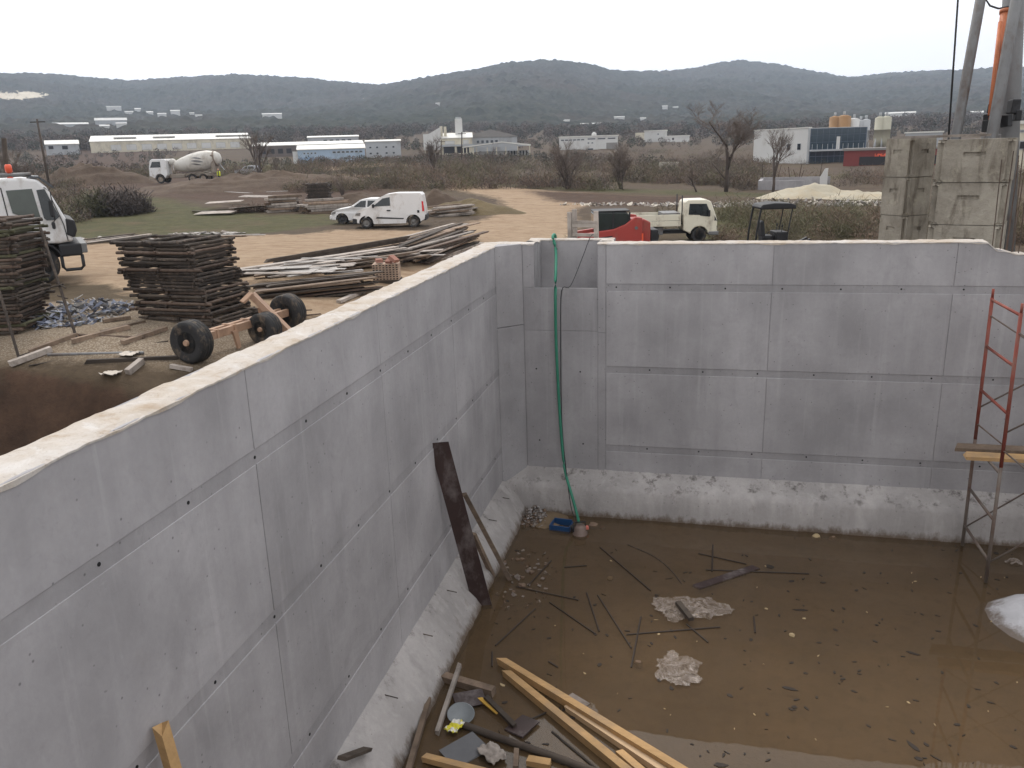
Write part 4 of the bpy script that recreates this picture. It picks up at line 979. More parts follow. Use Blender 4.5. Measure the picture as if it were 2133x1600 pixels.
# far piles by the parked cars
random.seed(31)
for i, (u, v, L, wd, ang, lift) in enumerate([(450, 441, 2.6, 1.3, 12, .15), (520, 436, 2.4, 1.3, 6, .35), (470, 430, 2.6, 1.2, 18, .55), (545, 424, 3.0, 1.3, 10, .75), (500, 419, 2.0, 1.0, -4, .9), (580, 420, 1.6, .9, 25, 1.0), (425, 437, 1.6, 1.0, 30, .1)]):
    tossed(u, v+6, L, wd, ang, lift, random.choice([WOOD_GREY, WOOD_GREY, PALE]), ['low middle', 'low right', 'raised left', 'raised right', 'upper', 'topmost right', 'leftmost'][i]+' warped plywood sheet in the heap on the far grass', 'plywood sheets on the far grass', 'plywood_sheet', th=.03, pitch=U(-4, 6))
lumber('beam of the far stack behind the brush', 'beams in the far stack', G(560, 444), G(634, 440), 1.2, 7, 3, .3, .16, [WOOD_GREY, WOOD_OLD], 32, .2, 6, 'beam', 'beam')
lumber('board right of the far dark frames', 'boards right of the far frame stack', G(630, 446), G(735, 441), 1.5, 6, 3, .35, .15, [WOOD_OLD, WOOD_GREY], 33, .3, 2)
lumber('board of the pile right of the van', 'boards right of the white van', G(895, 453), G(990, 449), 1.6, 6, 4, .26, .10, [WOOD_GREY, WOOD_OLD, WOOD_GREY], 34, .5, 14, tilt=.04)
lumber('pale board on the grass edge', 'boards on the grass edge', G(330, 496), G(530, 492), 1.0, 2, 3, .18, .04, [PALE, WOOD_GREY, WOOD_OLD], 35, .8, 9)
lumber('grey board behind the white truck', 'boards behind the white truck', G(165, 512), G(330, 498), 1.6, 3, 4, .2, .06, [WOOD_GREY, WOOD_DARK, WOOD_OLD], 36, .8, 9)
heap('board_litter', 'litter of broken boards along the grass edge', G(250, 500), 2.6, .8, .2, 90, [WOOD_GREY, WOOD_OLD, PALE], .5, .6, seed=6, rot=.2)
heap('board_litter', 'litter of pale splinters on the grass right of the tall stack', G(430, 488), 2.4, .5, .14, 60, [PALE, WOOD_GREY], .5, .5, seed=7, rot=.2)

# earth mounds
SOIL = mat('soil', lin(88, 74, 62), .97, .3, 1.4, .8, dirt=lin(76, 60, 50), dirt_amt=.3, rv=.05, bd=.08)
SANDP = mat('sand', lin(168, 160, 142), .97, .12, 1.2, .6, dirt=lin(168, 150, 122), dirt_amt=.3, rv=.0, bd=.05)
def mound(name, label, c, rx, ry, h, m, rot=0.0, seed=0, n=34, p=1.4, cat='mound'):
    V = []; F = []
    for i in range(n+1):
        r = i/n
        for j in range(n):
            a = 2*math.pi*j/n; rr = r*(1+.25*nz(math.cos(a)*1.3+seed, math.sin(a)*1.3, 4)); x = rx*rr*math.cos(a); y = ry*rr*math.sin(a)
            X = x*math.cos(rot)-y*math.sin(rot); Y = x*math.sin(rot)+y*math.cos(rot)
            V.append((X, Y, -c.z-.08+h*max(0, 1-r**p)*(1+.35*nz(X*.8, Y*.8, seed))+.09*h*nz(X*2.6, Y*2.6, seed+2)*(1-r)))
    for i in range(n):
        for j in range(n): F.append((i*n+j, i*n+(j+1) % n, (i+1)*n+(j+1) % n, (i+1)*n+j))
    A_ = np.array(V); A_[:, 2] += ground_z(c.x+A_[:, 0], c.y+A_[:, 1])
    b = MB(); b.add(A_.tolist(), F, True); return tag(b.build(name, m, None, c), label, cat)
mound('earth_mound', 'low brown earth mound behind the white hatchback', G(760, 428), 4.6, 2.0, 1.0, SOIL, .2, 1)
mound('earth_mound', 'brown earth mound right of the white van', G(915, 436), 2.0, 2.0, 1.5, SOIL, 0, 2, p=1.1)
mound('earth_mound', 'grassy low bank sloping down to the track bend', G(975, 442), 4.2, 2.4, .9, mat('grassy_soil', lin(102, 88, 62), .97, .3, 1.6, .8, bd=.08), -.3, 3)
mound('earth_mound', 'long reddish spoil bank below the mixer truck', at(560, 398, z=-1.9), 16, 4.5, 1.7, SOIL, .35, 4)
mound('earth_mound', 'dark spoil bank behind the white truck cab', at(185, 395, z=-1.9), 9, 4, 2.6, SOIL, .3, 5)
mound('sand_pile', 'big pale sand pile before the unfinished low walls', at(1700, 414, z=-2.75), 4.4, 2.4, 1.1, SANDP, .1, 6, p=1.2, cat='sand')
mound('sand_pile', 'lower pale sand heap right of the big sand pile', at(1790, 416, z=-2.75), 3.6, 2.0, .65, SANDP, .1, 7, p=1.4, cat='sand')

# ------------------------------------------------------------------ behind the back wall on the right
def block_material():
    t = NT('block_concrete'); p = t.pos(); ps = t.pos((2.0, 2.0, .45)); a = t.noise(p, 1.1, 6, .65, .4); b_ = t.noise(ps, 1.9, 6, .65, .5); f = t.noise(p, 14, 7, .75); g = t.noise(p, 3.6, 6, .7)
    c = t.mix(t.mr(a, .32, .66, 0, 1), lin(128, 121, 110), lin(170, 163, 150)); c = t.mix(t.mr(b_, .52, .66, 0, .75), c, lin(98, 88, 76)); c = t.mix(t.mr(g, .56, .7, 0, .6), c, lin(176, 170, 152))
    c = t.mix(t.mr(f, .55, .75, 0, .5), c, lin(94, 84, 72)); t.bump(t.math('ADD', f, g), .9, .025); return t.base(c, .95, 0, .2)
BLK = block_material()
def block_mesh(w, h):
    b = MB(); X = [-w/2, -.19, .19, w/2]; Z = [0, h*.60, h*.60+.085, h]; dp = .05
    for k in range(4):
        M = Matrix.Rotation(k*math.pi/2, 3, 'Z'); V = [M @ Vector((x, -w/2, z)) for z in Z for x in X]; Q = [M @ Vector((x, -w/2+dp, z)) for z in Z[1:3] for x in X[1:3]]
        F = [(r*4+c, r*4+c+1, r*4+c+5, r*4+c+4) for r in range(3) for c in range(3) if not (r == 1 and c == 1)]
        n = 16; F += [(n, n+1, n+3, n+2), (5, 6, n+1, n), (6, 10, n+3, n+1), (10, 9, n+2, n+3), (9, 5, n, n+2)]; b.add(V+Q, F)
    for z in (0, h): b.add([(-w/2, -w/2, z), (w/2, -w/2, z), (w/2, w/2, z), (-w/2, w/2, z)], [(0, 1, 2, 3)])
    me = bpy.data.meshes.new('block'); me.from_pydata(b.v, [], b.f); bm = bmesh.new(); bm.from_mesh(me); bmesh.ops.remove_doubles(bm, verts=bm.verts[:], dist=.001)
    ed = [e for e in bm.edges if abs(e.verts[0].co.x) > w/2-.001 and abs(e.verts[0].co.y) > w/2-.001 and abs(e.verts[1].co.x) > w/2-.001 and abs(e.verts[1].co.y) > w/2-.001 and abs(e.verts[0].co.z-e.verts[1].co.z) > .01]
    bmesh.ops.bevel(bm, geom=ed, offset=.12, segments=4, affect='EDGES'); 
    hz_ = [e for e in bm.edges if abs(e.verts[0].co.z-e.verts[1].co.z) < .001 and (e.verts[0].co.z < .001 or e.verts[0].co.z > h-.001)]
    bmesh.ops.bevel(bm, geom=hz_, offset=.055, segments=3, affect='EDGES')
    bmesh.ops.recalc_face_normals(bm, faces=bm.faces[:]); bm.to_mesh(me); bm.free(); me.materials.append(BLK); return me
BH = .80; bme2 = block_mesh(1.32, BH)
NM = ['bottom', 'second lowest', 'third', 'fourth', 'topmost']
for (u, k, rz, nm, ztop) in ((2038, 16.1, -19, 'right-hand column nearest the rebar', 285), (1901, 17.9, 36, 'left-hand column', 283)):
    tp = at(u, ztop+3, k=k); gzz = gz(tp.x, tp.y); nb = 5; hh = (tp.z-gzz)/nb
    for i in range(nb):
        o = link('concrete_block', bme2, None, (tp.x+U(-.02, .02), tp.y+U(-.02, .02), gzz+i*hh), (0, 0, R_(rz+U(-1.5, 1.5)))); w_ = 1 if k < 17 else .58; o.scale = (w_, w_, hh/BH*.985)
        tag(o, f'{NM[i]} weathered concrete block of the {nm}', 'concrete block', 'stacked concrete blocks')
p0 = at(1870, 281, k=17.2); p1 = at(2075, 281, k=16.4); zt = max(p0.z, p1.z)
zt = at(2028, 288, k=15.9).z+.035
for i, (u0, u1, dy) in enumerate(((1858, 2030, 0), (1890, 2078, .45))):
    a = at(u0, 283, k=16.9); c = at(u1, 283, k=16.5); a.z = c.z = zt+.02; a.y += dy; c.y += dy
    tag(stick('plank', 'bar', WOOD_GREY, a, c, .28, .05), ('front' if i == 0 else 'rear')+' rough plank lying across the concrete block columns', 'plank')
# starter bars
random.seed(41)
for i in range(30):
    x = 7.22+.085*(i//2)*1.0+(.04 if i % 2 else 0)+U(-.012, .012); y = .07 if i % 2 else .25
    z1 = U(1.05, 1.3); tag(stick('rebar', 'tube', RUST, (x, y, topz(x)-.15), (x+U(-.03, .03), y+U(-.03, .03), z1), .014, .014), ('front' if i % 2 else 'rear')+' row, '+ORD[i//2]+' rusty rebar rod from the left in the wall end', 'rebar', 'rebar rods at the wall end')
# pump boom / crane mast behind the blocks
ORNG = mat('orange_paint', lin(204, 122, 82), .6, .15, 4, .1, dirt=lin(150, 92, 66), dirt_amt=.25, rv=0)
kb = 19.5; base = at(2080, 300, k=kb); base.z = gz(base.x, base.y)
t = thing('mobile_crane', 'grey crane mast with orange hydraulic ram and slanted legs behind the blocks', 'crane', base)
def seg(name, m, u0, v0, u1, v1, k0, k1, r, ext=1.0, n=12):
    a = at(u0, v0, k=k0); c = at(u1, v1, k=k1); d = c-a; a2 = a-d*((a.z-base.z-.15)/d.z) if ext else a
    b = MB(); b.tube(rel(t, a2), rel(t, c), r, r, n); return b.build(name, m, t)
seg('mast', STEEL, 2100, 285, 2128, -420, kb+.4, kb+.4, .24, 1, 16)
seg('mast_leg', STEEL, 2066, 285, 2192, -420, kb-.6, kb-.6, .125, 1, 6)
seg('mast_leg', STEEL, 1992, 280, 2118, -420, kb-.3, kb-.3, .115, 1, 6)
a = at(2068, 262, k=kb-.2); c = at(2094, 28, k=kb-.2)
b = MB(); b.tube(rel(t, a), rel(t, c), .11, .11, 14); b.tube(rel(t, c), rel(t, c+(c-a).normalized()*.08), .13, .13, 14); b.build('hydraulic_ram', ORNG, t)
a2 = at(2062, 240, k=kb-.3); c2_ = at(2084, 46, k=kb-.3); b = MB(); b.tube(rel(t, a2), rel(t, c2_), .05, .05, 10); b.build('ram_guide', ORNG, t)
b = MB(); b.tube(rel(t, at(1976, 285, k=kb-.5)), rel(t, at(2024, -420, k=kb-.5)), .022, .022, 6); b.tube(rel(t, at(1976, 285, k=kb-.5)), rel(t, at(1976, 285, k=kb-.5)+Vector((-.1, 0, -3.6))), .022, .022, 6); b.build('hoist_cable', BLACK, t)
pts = [at(2046, -30, k=kb), at(2050, -5, k=kb), at(2062, 12, k=kb), at(2080, 18, k=kb), at(2100, 14, k=kb)]; b = MB(); b.path([rel(t, p) for p in pts], .022, 6); b.build('hose', BLACK, t)
for (u, v, s) in ((2062, 252, .16), (2064, 226, .10), (2112, 222, .17), (2096, 252, .15), (2056, 262, .14), (2120, 240, .12)):
    p = rel(t, at(u, v, k=kb-.1)); b = MB(); b.box(p, (s*1.2, s*1.3, s*1.9), rz=U(0, 1), jit=s*.15); b.build('joint_fitting', BLACK, t, bevel=.02)
b = MB(); b.box((0, .3, .25), (3.6, 2.0, .5)); b.build('base_frame', STEEL, t, bevel=.04)
b = MB(); b.box(rel(t, at(2066, 270, k=kb-.2))+Vector((0, 0, -1.9)), (.35, .35, 3.6)); b.build('ram_foot', STEEL, t, bevel=.03)
# timber guard rail behind the notch
t = thing('guard_rail', 'weathered timber guard rail of three posts behind the wall notch', 'railing', (1.0, 1.08, -1.0))
for u, v, dx in ((1186, 442, .0), (1196, 436, .0), (1241, 440, 0)):
    p = at(u, v, y=1.08); q = at(u+3, 494, y=1.04); b = MB(); b.bar(rel(t, (q.x, 1.06, -1.0)), rel(t, (p.x, 1.10, p.z)), .075, .075); b.build('post', WOOD_GREY, t, bevel=.006)
for v in (463, 470, 489):
    p = at(1192, v, y=1.03); q = at(1243, v+1, y=1.03); b = MB(); b.bar(rel(t, p), rel(t, q), .028, .055); b.build('rail', WOOD_GREY, t, bevel=.004)
# ------------------------------------------------------------------ buildings
BW = mat('white_render', lin(200, 199, 196), .85, .06, .5, .05, dirt=lin(170, 164, 156), dirt_amt=.15, rv=.05)
BG = mat('grey_cladding', lin(168, 170, 172), .8, .08, .4, .05, dirt=lin(130, 126, 122), dirt_amt=.2, rv=.05)
BB = mat('pale_blue_cladding', lin(158, 176, 194), .7, .08, .4, .05, dirt=lin(130, 136, 142), dirt_amt=.2, rv=.03)
BC = mat('cream_render', lin(206, 198, 178), .85, .08, .5, .05, dirt=lin(150, 140, 124), dirt_amt=.25, rv=.05)
ROOFW = mat('white_roof_sheet', lin(214, 212, 205), .6, .05, .4, .03, dirt=lin(180, 174, 164), dirt_amt=.15, rv=.03)
ROOFG = mat('grey_roof_sheet', lin(132, 128, 124), .8, .12, .5, .05, rv=.05)
BD = mat('dark_opening', lin(46, 44, 46), .8, .2, 1, .05, rv=.1)
WIN = glass_mat('building_glass', (.015, .02, .026), .08)
def site(u0, u1, vb, vt, d):
    """frame of a building that faces the camera: left foot, right axis, depth axis, width, height, base z"""
    a = at(u0, vb, d=d); c = at(u1, vb, d=d); r = c-a; r.z = 0; W = r.length; r.normalize(); n = Vector((-r.y, r.x, 0))
    zt = (at(u0, vt, d=d).z+at(u1, vt, d=d).z)/2; mid = (a+c)/2; zb = min(gz(mid.x, mid.y), (a.z+c.z)/2)-.4
    return mid, math.atan2(r.y, r.x), W, zt-zb, zb
def building(name, label, u0, u1, vb, ve, d, depth, wall, roof=None, vr=None, cat='building', ridge='x', group=None, over=.25):
    mid, rz, W, H, zb = site(u0, u1, vb, ve, d)
    t = thing(name, label, cat, (mid.x, mid.y, zb), rz, group)
    b = MB(); b.b2(-W/2, W/2, 0, depth, 0, H); b.build('wall', wall, t)
    rh = ((ve-vr)/FPX*d*1.0) if vr else 0
    b = MB()
    if vr is None: b.b2(-W/2-over, W/2+over, -over, depth+over, H, H+.35)
    elif ridge == 'x': b.prism([(-over, H-.02), (-over, H+.2), (depth/2, H+.2+rh), (depth+over, H+.2), (depth+over, H-.02)], 'X', -W/2-over, W/2+over)
    else: b.prism([(-W/2-over, H-.02), (-W/2-over, H+.2), (0, H+.2+rh), (W/2+over, H+.2), (W/2+over, H-.02)], 'Y', -over, depth+over)
    b.build('roof', roof or ROOFW, t)
    t['W'] = W; t['H'] = H; t['u0'] = u0; t['u1'] = u1; t['vb'] = vb; t['ve'] = ve
    return t
def openings(t, lst, name='window', m=None, frame=True):
    """(u0,u1,v0,v1) photo rectangles on the front face -> real window pieces standing in frames"""
    W, H, u0, u1, vb, ve = (t[k] for k in ('W', 'H', 'u0', 'u1', 'vb', 've')); sc = W/(u1-u0)
    for (a, c, p, q) in lst:
        x0 = (a-(u0+u1)/2)*sc; x1 = (c-(u0+u1)/2)*sc; z1 = H-(p-ve)*sc; z0 = H-(q-ve)*sc
        b = MB(); b.b2(x0, x1, -.06, .05, z0, z1); f = b.build(name, BG if frame else (m or WIN), t)
        if frame: b = MB(); b.b2(x0+.12, x1-.12, -.09, -.05, z0+.12, z1-.12); b.build('pane', m or WIN, f)
def strip(u0, u1, v0, v1, n, gap=.2):
    w_ = (u1-u0)/n; return [(u0+i*w_+w_*gap/2, u0+(i+1)*w_-w_*gap/2, v0, v1) for i in range(n)]
def clean():
    for o in COL.objects:
        for k in ('W', 'H', 'u0', 'u1', 'vb', 've'):
            if k in o: del o[k]
t = building('long_shed', 'very long pale shed with bright white roof on the left of the valley', 190, 524, 317, 292, 400, 26, BC, ROOFW, 281)
openings(t, strip(225, 505, 299, 311, 9, .35), 'bay_panel', BW); b = MB(); W = t['W']
for x in (-.36, -.12, .28, .42): b = MB(); b.b2(W*x, W*x+9, 4, 6, t['H']+1.45, t['H']+1.75); b.build('roof_light', ROOFG, t)
t = building('low_shed', 'small low shed with white roof left of the long pale shed', 96, 166, 313, 301, 380, 10, BG, ROOFW, 294)
openings(t, [(102, 112, 304, 311), (130, 142, 304, 312)], 'door', BD, False)
t = building('long_hall', 'long low dark hall with thin white roof behind the pale blue shed', 528, 758, 322, 302, 300, 14, mat('brown_cladding', lin(108, 98, 92), .85, .1, .5, .05), ROOFW, 296)
openings(t, strip(540, 610, 308, 318, 4, .4), 'door', BD, False)
t = building('upper_hall', 'flat pale hall peeking above the long low hall', 642, 748, 302, 286, 345, 12, BG, ROOFW, 283)
openings(t, strip(672, 735, 290, 294, 5, .3), 'window', WIN)
t = building('blue_shed', 'pale blue shed with white roof and strip windows before the halls', 622, 762, 341, 311, 245, 12, BB, ROOFW, 303)
openings(t, strip(693, 758, 315, 319.5, 7, .2)+strip(632, 662, 316, 320, 4, .4), 'window', WIN); openings(t, [(622.5, 655, 326, 340)], 'lower_panel', mat('blue_panel', lin(140, 166, 196), .7, .08, .5, 0), False)
b = MB(); W = t['W']; b.b2(-W/2-1.4, -W/2-.02, 1, 3, 0, 4.0); b.build('lean_to', BW, t)
t = building('office_block', 'two-storey grey block with small square windows right of the blue shed', 763, 836, 326, 295, 268, 12, BG, ROOFW, 292)
openings(t, [(u, u+5.5, v, v+4.5) for v in (304, 316) for u in (770, 784, 803, 818)], 'window', WIN)
# white plant with tower
PD = 280; px = PD/FPX
t = building('hall_block', 'white gabled plant building with a tall square tower', 922, 985, 330, 288, PD, 14, BC, ROOFW, 278)
W, H = t['W'], t['H']; X = lambda u: (u-953.5)*px; Zp = lambda v: H-(v-288)*px
b = MB(); b.prism([(X(887), Zp(309)), (X(887), Zp(279)), (X(899), Zp(278)), (X(921.5), Zp(266)), (X(921.5), Zp(309))], 'Y', -.5, 13); b.build('gable_hall', BW, t)
for u in (889, 898, 908, 919): b = MB(); b.b2(X(u)-.25, X(u)+.25, 0, .6, -.4, Zp(308.9)); b.build('pillar', BC, t)
b = MB(); b.b2(X(951), X(965.5), 4, 7, Zp(290), Zp(250)); tw = b.build('tower', BW, t)
b = MB(); b.b2(X(952.5), X(964), 4.3, 6.7, Zp(250), Zp(247)); b.build('tower_cap', BG, tw)
for u, v in ((920, 264), (928, 265)): b = MB(); b.b2(X(u), X(u+5.5), 2, 3.4, Zp(290), Zp(v)); b.build('chimney', BC, t)
for u in (922, 950, 978): b = MB(); b.b2(X(u)-.2, X(u)+.2, -.7, -.2, 0, Zp(290)); b.build('column', BC, t)
b = MB(); b.b2(X(921), X(985), -.75, -.15, Zp(303.5), Zp(300)); b.build('beam', BG, t)
openings(t, [(928, 949, 293, 300), (966, 980, 292, 300)], 'window', BW); openings(t, [(925, 948, 305, 318), (953, 978, 305, 318)], 'bay', BD, False)
t = building('gable_hall', 'grey hall with low gabled roof right of the square tower', 970, 1078, 326, 286, PD+10, 16, BG, ROOFG, 272, 'building', 'y')
openings(t, strip(992, 1040, 291, 298, 5, .3), 'window', WIN)
t = thing('open_shelter', 'open-sided shelter with white gabled roof on slim columns', 'shelter', *(lambda s_: ((s_[0].x, s_[0].y, s_[4]), s_[1]))(site(964, 1106, 334, 306, PD-25)))
_, _, W, H, _ = site(964, 1106, 334, 306, PD-25); pr = 8/FPX*(PD-25)
b = MB(); b.prism([(-W/2, H), (-W/2, H+.3), (W*.08, H+.3+pr), (W/2, H+.5), (W/2, H), (W*.08, H+pr)], 'Y', -.3, 12); b.build('roof', ROOFW, t)
b = MB(); b.prism([(-W*.35, H), (W*.08, H+pr-.1), (W/2-.3, H)], 'Y', -.2, .1); b.build('gable', BG, t)
for i in range(10):
    x = -W/2+.3+(W-.6)*([0, .05, .10, .15, .20, .36, .5, .64, .82, 1][i]); b = MB(); b.b2(x-.14, x+.14, .0, .3, 0, H); b.build('column', BC, t)
b = MB(); b.b2(-W*.3, W/2-.3, 6, 6.4, 0, H-1.2); b.build('rear_wall', BW, t)
for i in range(8): b = MB(); b.b2(W*.12+i*W*.045, W*.12+i*W*.045+.5, 5.9, 5.98, H*.35, H*.7); b.build('window', BD, t)
t = building('white_block', 'white block with dark strip windows in the middle of the valley', 1165, 1287, 317, 285, 300, 14, BW, ROOFW)
openings(t, strip(1168, 1218, 289, 292, 6, .15)+strip(1222, 1284, 288, 291, 3, .2)+[(1224, 1228, 296, 299), (1232, 1236, 296, 299), (1224, 1236, 308, 313)], 'window', WIN); openings(t, [(1263, 1286, 298, 316)], 'annex', ROOFG, False)
b = MB(); b.lathe([(.01, 0), (.9, 0), (.8, .8), (.3, 1.2), (.01, 1.25)], (2, 5, t['H']+.35), 'Z', 12); b.build('roof_vent', BW, t)
t = building('white_house', 'white flat house with one dark window behind the big bare tree', 1342, 1389, 292, 273, 390, 12, BW, ROOFW)
openings(t, [(1369, 1372.5, 278, 281)], 'window', WIN); b = MB(); b.b2(-t['W']/2-4, -t['W']/2-.02, 0, 6, 0, t['H']*.9); b.build('annex', BC, t)
t = building('low_store', 'low white store right of the white flat house', 1386, 1436, 293, 284, 385, 8, BW, ROOFW); openings(t, [(1400, 1404, 287, 291)], 'door', BD, False)
t = building('flat_works', 'low pale works building behind the concrete block columns', 1884, 1962, 300, 277, 250, 10, BG, ROOFW); openings(t, strip(1890, 1950, 282, 286, 6, .3), 'window', WIN)
t = building('cream_building', 'cream building with dark window band at the right edge', 2112, 2230, 345, 257, 110, 10, BC, ROOFW)
openings(t, strip(2112.5, 2229, 270, 277, 8, .12), 'window', WIN); openings(t, strip(2114, 2228, 296, 318, 5, .2), 'bay', BD)
# corner office: white wall and glass front
A = at(1568, 342, d=186); C_ = at(1682, 344, d=172); D_ = at(1801, 344, d=176); zb = min(gz(C_.x, C_.y), gz(A.x, A.y))-.4; zt = at(1682, 267, d=172).z
t = thing('glass_office', 'two-storey office with white side wall and dark glass front', 'building', (C_.x, C_.y, zb))
E_ = A+(D_-C_); b = MB(); b.prism([tuple(p.xy-C_.xy) for p in (A, C_, D_, E_)], 'Z', 0, zt-zb); b.build('wall', BW, t)
def facade(p, q):
    d = (q-p); d.z = 0; L = d.length; d.normalize(); n = Vector((d.y, -d.x, 0)); return d, L, n
d, L, n = facade(C_, D_); H = zt-zb
def fbox(nm, m, o, d, n, x0, x1, z0, z1, y0, y1, par=None):
    b = MB(); V = [Vector((0, 0, 0))+d*x+n*y+Vector((0, 0, z)) for x in (x0, x1) for y in (y0, y1) for z in (z0, z1)]
    b.add([v+o for v in V], [(0,1,3,2),(4,6,7,5),(0,4,5,1),(2,3,7,6),(0,2,6,4),(1,5,7,3)]); return b.build(nm, m, par or t)
O0 = Vector((0, 0, 0)); MULL = mat('mullion', lin(70, 82, 98), .5, .1, 2, 0); fh = H*.42
GB = glass_mat('blue_glass', (.012, .028, .042), .05)
fbox('glazing_frame', MULL, O0, d, n, .15, L-.1, .3, H-.1, .02, .10)
for i in range(9):
    for j, (z0, z1) in enumerate(((.35, fh*.55), (fh*.58, fh-.35), (fh+.1, fh+(H-fh)*.33), (fh+(H-fh)*.35, fh+(H-fh)*.66), (fh+(H-fh)*.68, H-.2))):
        x0 = .25+i*(L-.5)/9; fbox('pane', GB, O0, d, n, x0+.04, x0+(L-.5)/9-.04, z0, z1, .08, .13)
bal = fbox('balcony', BG, O0, d, n, .1, L+.1, fh-.3, fh, .14, 1.3)
for i in range(12): fbox('railing_post', BG, O0, d, n, .2+i*(L-.3)/11, .27+i*(L-.3)/11, fh, fh+1.0, 1.15, 1.22, bal)
fbox('door_frame', BW, O0, d, n, L*.47, L*.53, fh, fh+2.3, .135, .18)
d2, L2, n2 = facade(A, C_); AO = (A-C_); AO.z = 0
for f in (.66, .84): w_ = fbox('window', BG, AO, d2, n2, L2*f-.55, L2*f+.55, H*.42, H*.60, -.02, .06); fbox('pane', WIN, AO, d2, n2, L2*f-.45, L2*f+.45, H*.43, H*.59, .05, .09, w_)
fbox('corner_trim', BG, AO, d2, n2, L2-.3, L2+.06, 0, H, .03, .12); fbox('roof_edge', ROOFW, AO, d2, n2, -.1, L2, H, H+.2, -.5, .12)
# red hall with orange lettering
REDW = mat('red_cladding', lin(122, 54, 50), .75, .12, .6, .05, rv=.03)
t = building('red_hall', 'long red hall with orange lettering beside the glass office', 1756, 1960, 346, 312, 150, 8, REDW, ROOFG)
for i, (u, w_) in enumerate(((1822, 4), (1829, 3), (1836, 4), (1843, 3), (1850, 4))):
    x = (u-1858)*t['W']/204; b = MB(); b.b2(x, x+.12, -.05, .03, t['H']-1.35, t['H']-.55); b.b2(x+.12, x+.34, -.05, .03, t['H']-(.75 if i % 2 else 1.0), t['H']-(.6 if i % 2 else .85)); b.b2(x+.34, x+.46, -.05, .03, t['H']-1.35, t['H']-.6); b.build('letter', LAMP_O, t)
openings(t, [(1790, 1960, 326, 345)], 'loading_bay', BD, False)
# silos
def silo(u, vt, vb, d, r, m, label, legs=True):
    p = at(u, vb, d=d); zt = at(u, vt, d=d).z; zb = gz(p.x, p.y); h = zt-zb; cz = h*.35
    t = thing('silo', label, 'silo', (p.x, p.y, zb)); b = MB(); b.lathe([(.2, cz-2.2), (r, cz), (r, h*.62), (r*1.03, h*.62), (r*1.03, h*.64), (r, h*.64), (r, h-.35), (r*.4, h), (.01, h)], (0, 0, 0), 'Z', 20); b.build('tank', m, t)
    b = MB(); b.tube((0, 0, h-.1), (0, 0, h+.9), .3, .3, 8); b.build('filter', BG, t)
    for k in range(4): a = k*math.pi/2+.7; b = MB(); b.tube((r*.9*math.cos(a), r*.9*math.sin(a), 0), (r*.9*math.cos(a), r*.9*math.sin(a), cz+.3), .16, .16, 6); b.build('leg', BG, t)
ORS = mat('ochre_silo', lin(150, 114, 74), .7, .12, .6, 0, rv=.03); CRS = mat('cream_silo', lin(172, 168, 150), .7, .1, .6, 0, rv=.03)
silo(1735, 242, 300, 236, 1.3, ORS, 'left ochre silo above the glass office'); silo(1754, 240, 300, 236, 1.7, ORS, 'right ochre silo above the glass office')
silo(1775, 246, 300, 238, 1.35, BW, 'white silo right of the ochre silos'); silo(1789, 250, 300, 240, 1.1, BG, 'slim grey silo right of the white silo'); silo(1800, 248, 300, 240, 1.1, BG, 'second slim grey silo beside the cream silos')
silo(1828, 243, 310, 225, 1.15, CRS, 'left of the two tall cream silos'); silo(1841, 242, 310, 225, 1.15, CRS, 'right of the two tall cream silos')
# houses on the hillsides
def house(u0, u1, v0, v1, label, m=None, group='houses on the hillside', rf=None):
    p, d = hill_point((u0+u1)/2, v1); W = (u1-u0)/FPX*d; H = max(2.0, (v1-v0)/FPX*d); r = ray((u0+u1)/2, v1)
    t = thing('hill_house', label, 'house', p, -math.atan2(r.x, r.y), group); b = MB(); b.b2(-W/2, W/2, -4, 6, -3, H*.62+1); b.build('wall', m or BC, t)
    b = MB(); b.prism([(-4.3, H*.62+.9), (-4.3, H*.62+1.1), (1, H+1.1), (6.3, H*.62+1.1), (6.3, H*.62+.9)], 'X', -W/2-.3, W/2+.3); b.build('roof', rf or BW, t)
for i, (a, c, p, q, lab) in enumerate([(226,250,227,230,'far left house of the hillside hamlet'),(282,292,226,231,'small white house second in the hillside hamlet'),(262,276,232,236,'long white house at the centre left of the hamlet'),(306,318,232,238,'white house in the middle of the hamlet'),(330,345,236,240,'low white house in the hamlet'),(357,373,229,234,'white house near the right end of the hamlet'),(396,404,237,240,'tiny right-hand house of the hamlet'),(408,420,238,241,'last tiny house of the hamlet'),(206,258,246,258,'wide flat-roofed house below the hillside hamlet'),(210,226,259,265,'lower left outbuilding under the wide house'),(245,262,259,264,'lower right outbuilding under the wide house'),(549,585,237,243,'pale arched greenhouse on the hillside'),(908,916,216,218,'lone tiny house on the central hill'),(120,176,256,264,'grey terrace left of the wide house'),(1280,1300,242,246,'pale house at the foot of the central hill'),(1334,1345,246,249,'small pale house right of centre on the lower slope'),(1380,1390,221,225,'white house on the lower right slope'),(1402,1412,223,226,'second white house on the lower right slope'),(1172,1186,250,253,'tiny house left of centre on the lower slope'),(1210,1252,256,259,'long pale wall at the foot of the slope'),(1850,1900,232,239,'pale house row on the right slope'),(2010,2042,231,238,'pale house group above the concrete blocks')]):
    house(a, c, p, q, lab, BG if i in (8, 13) else BW)
clean()
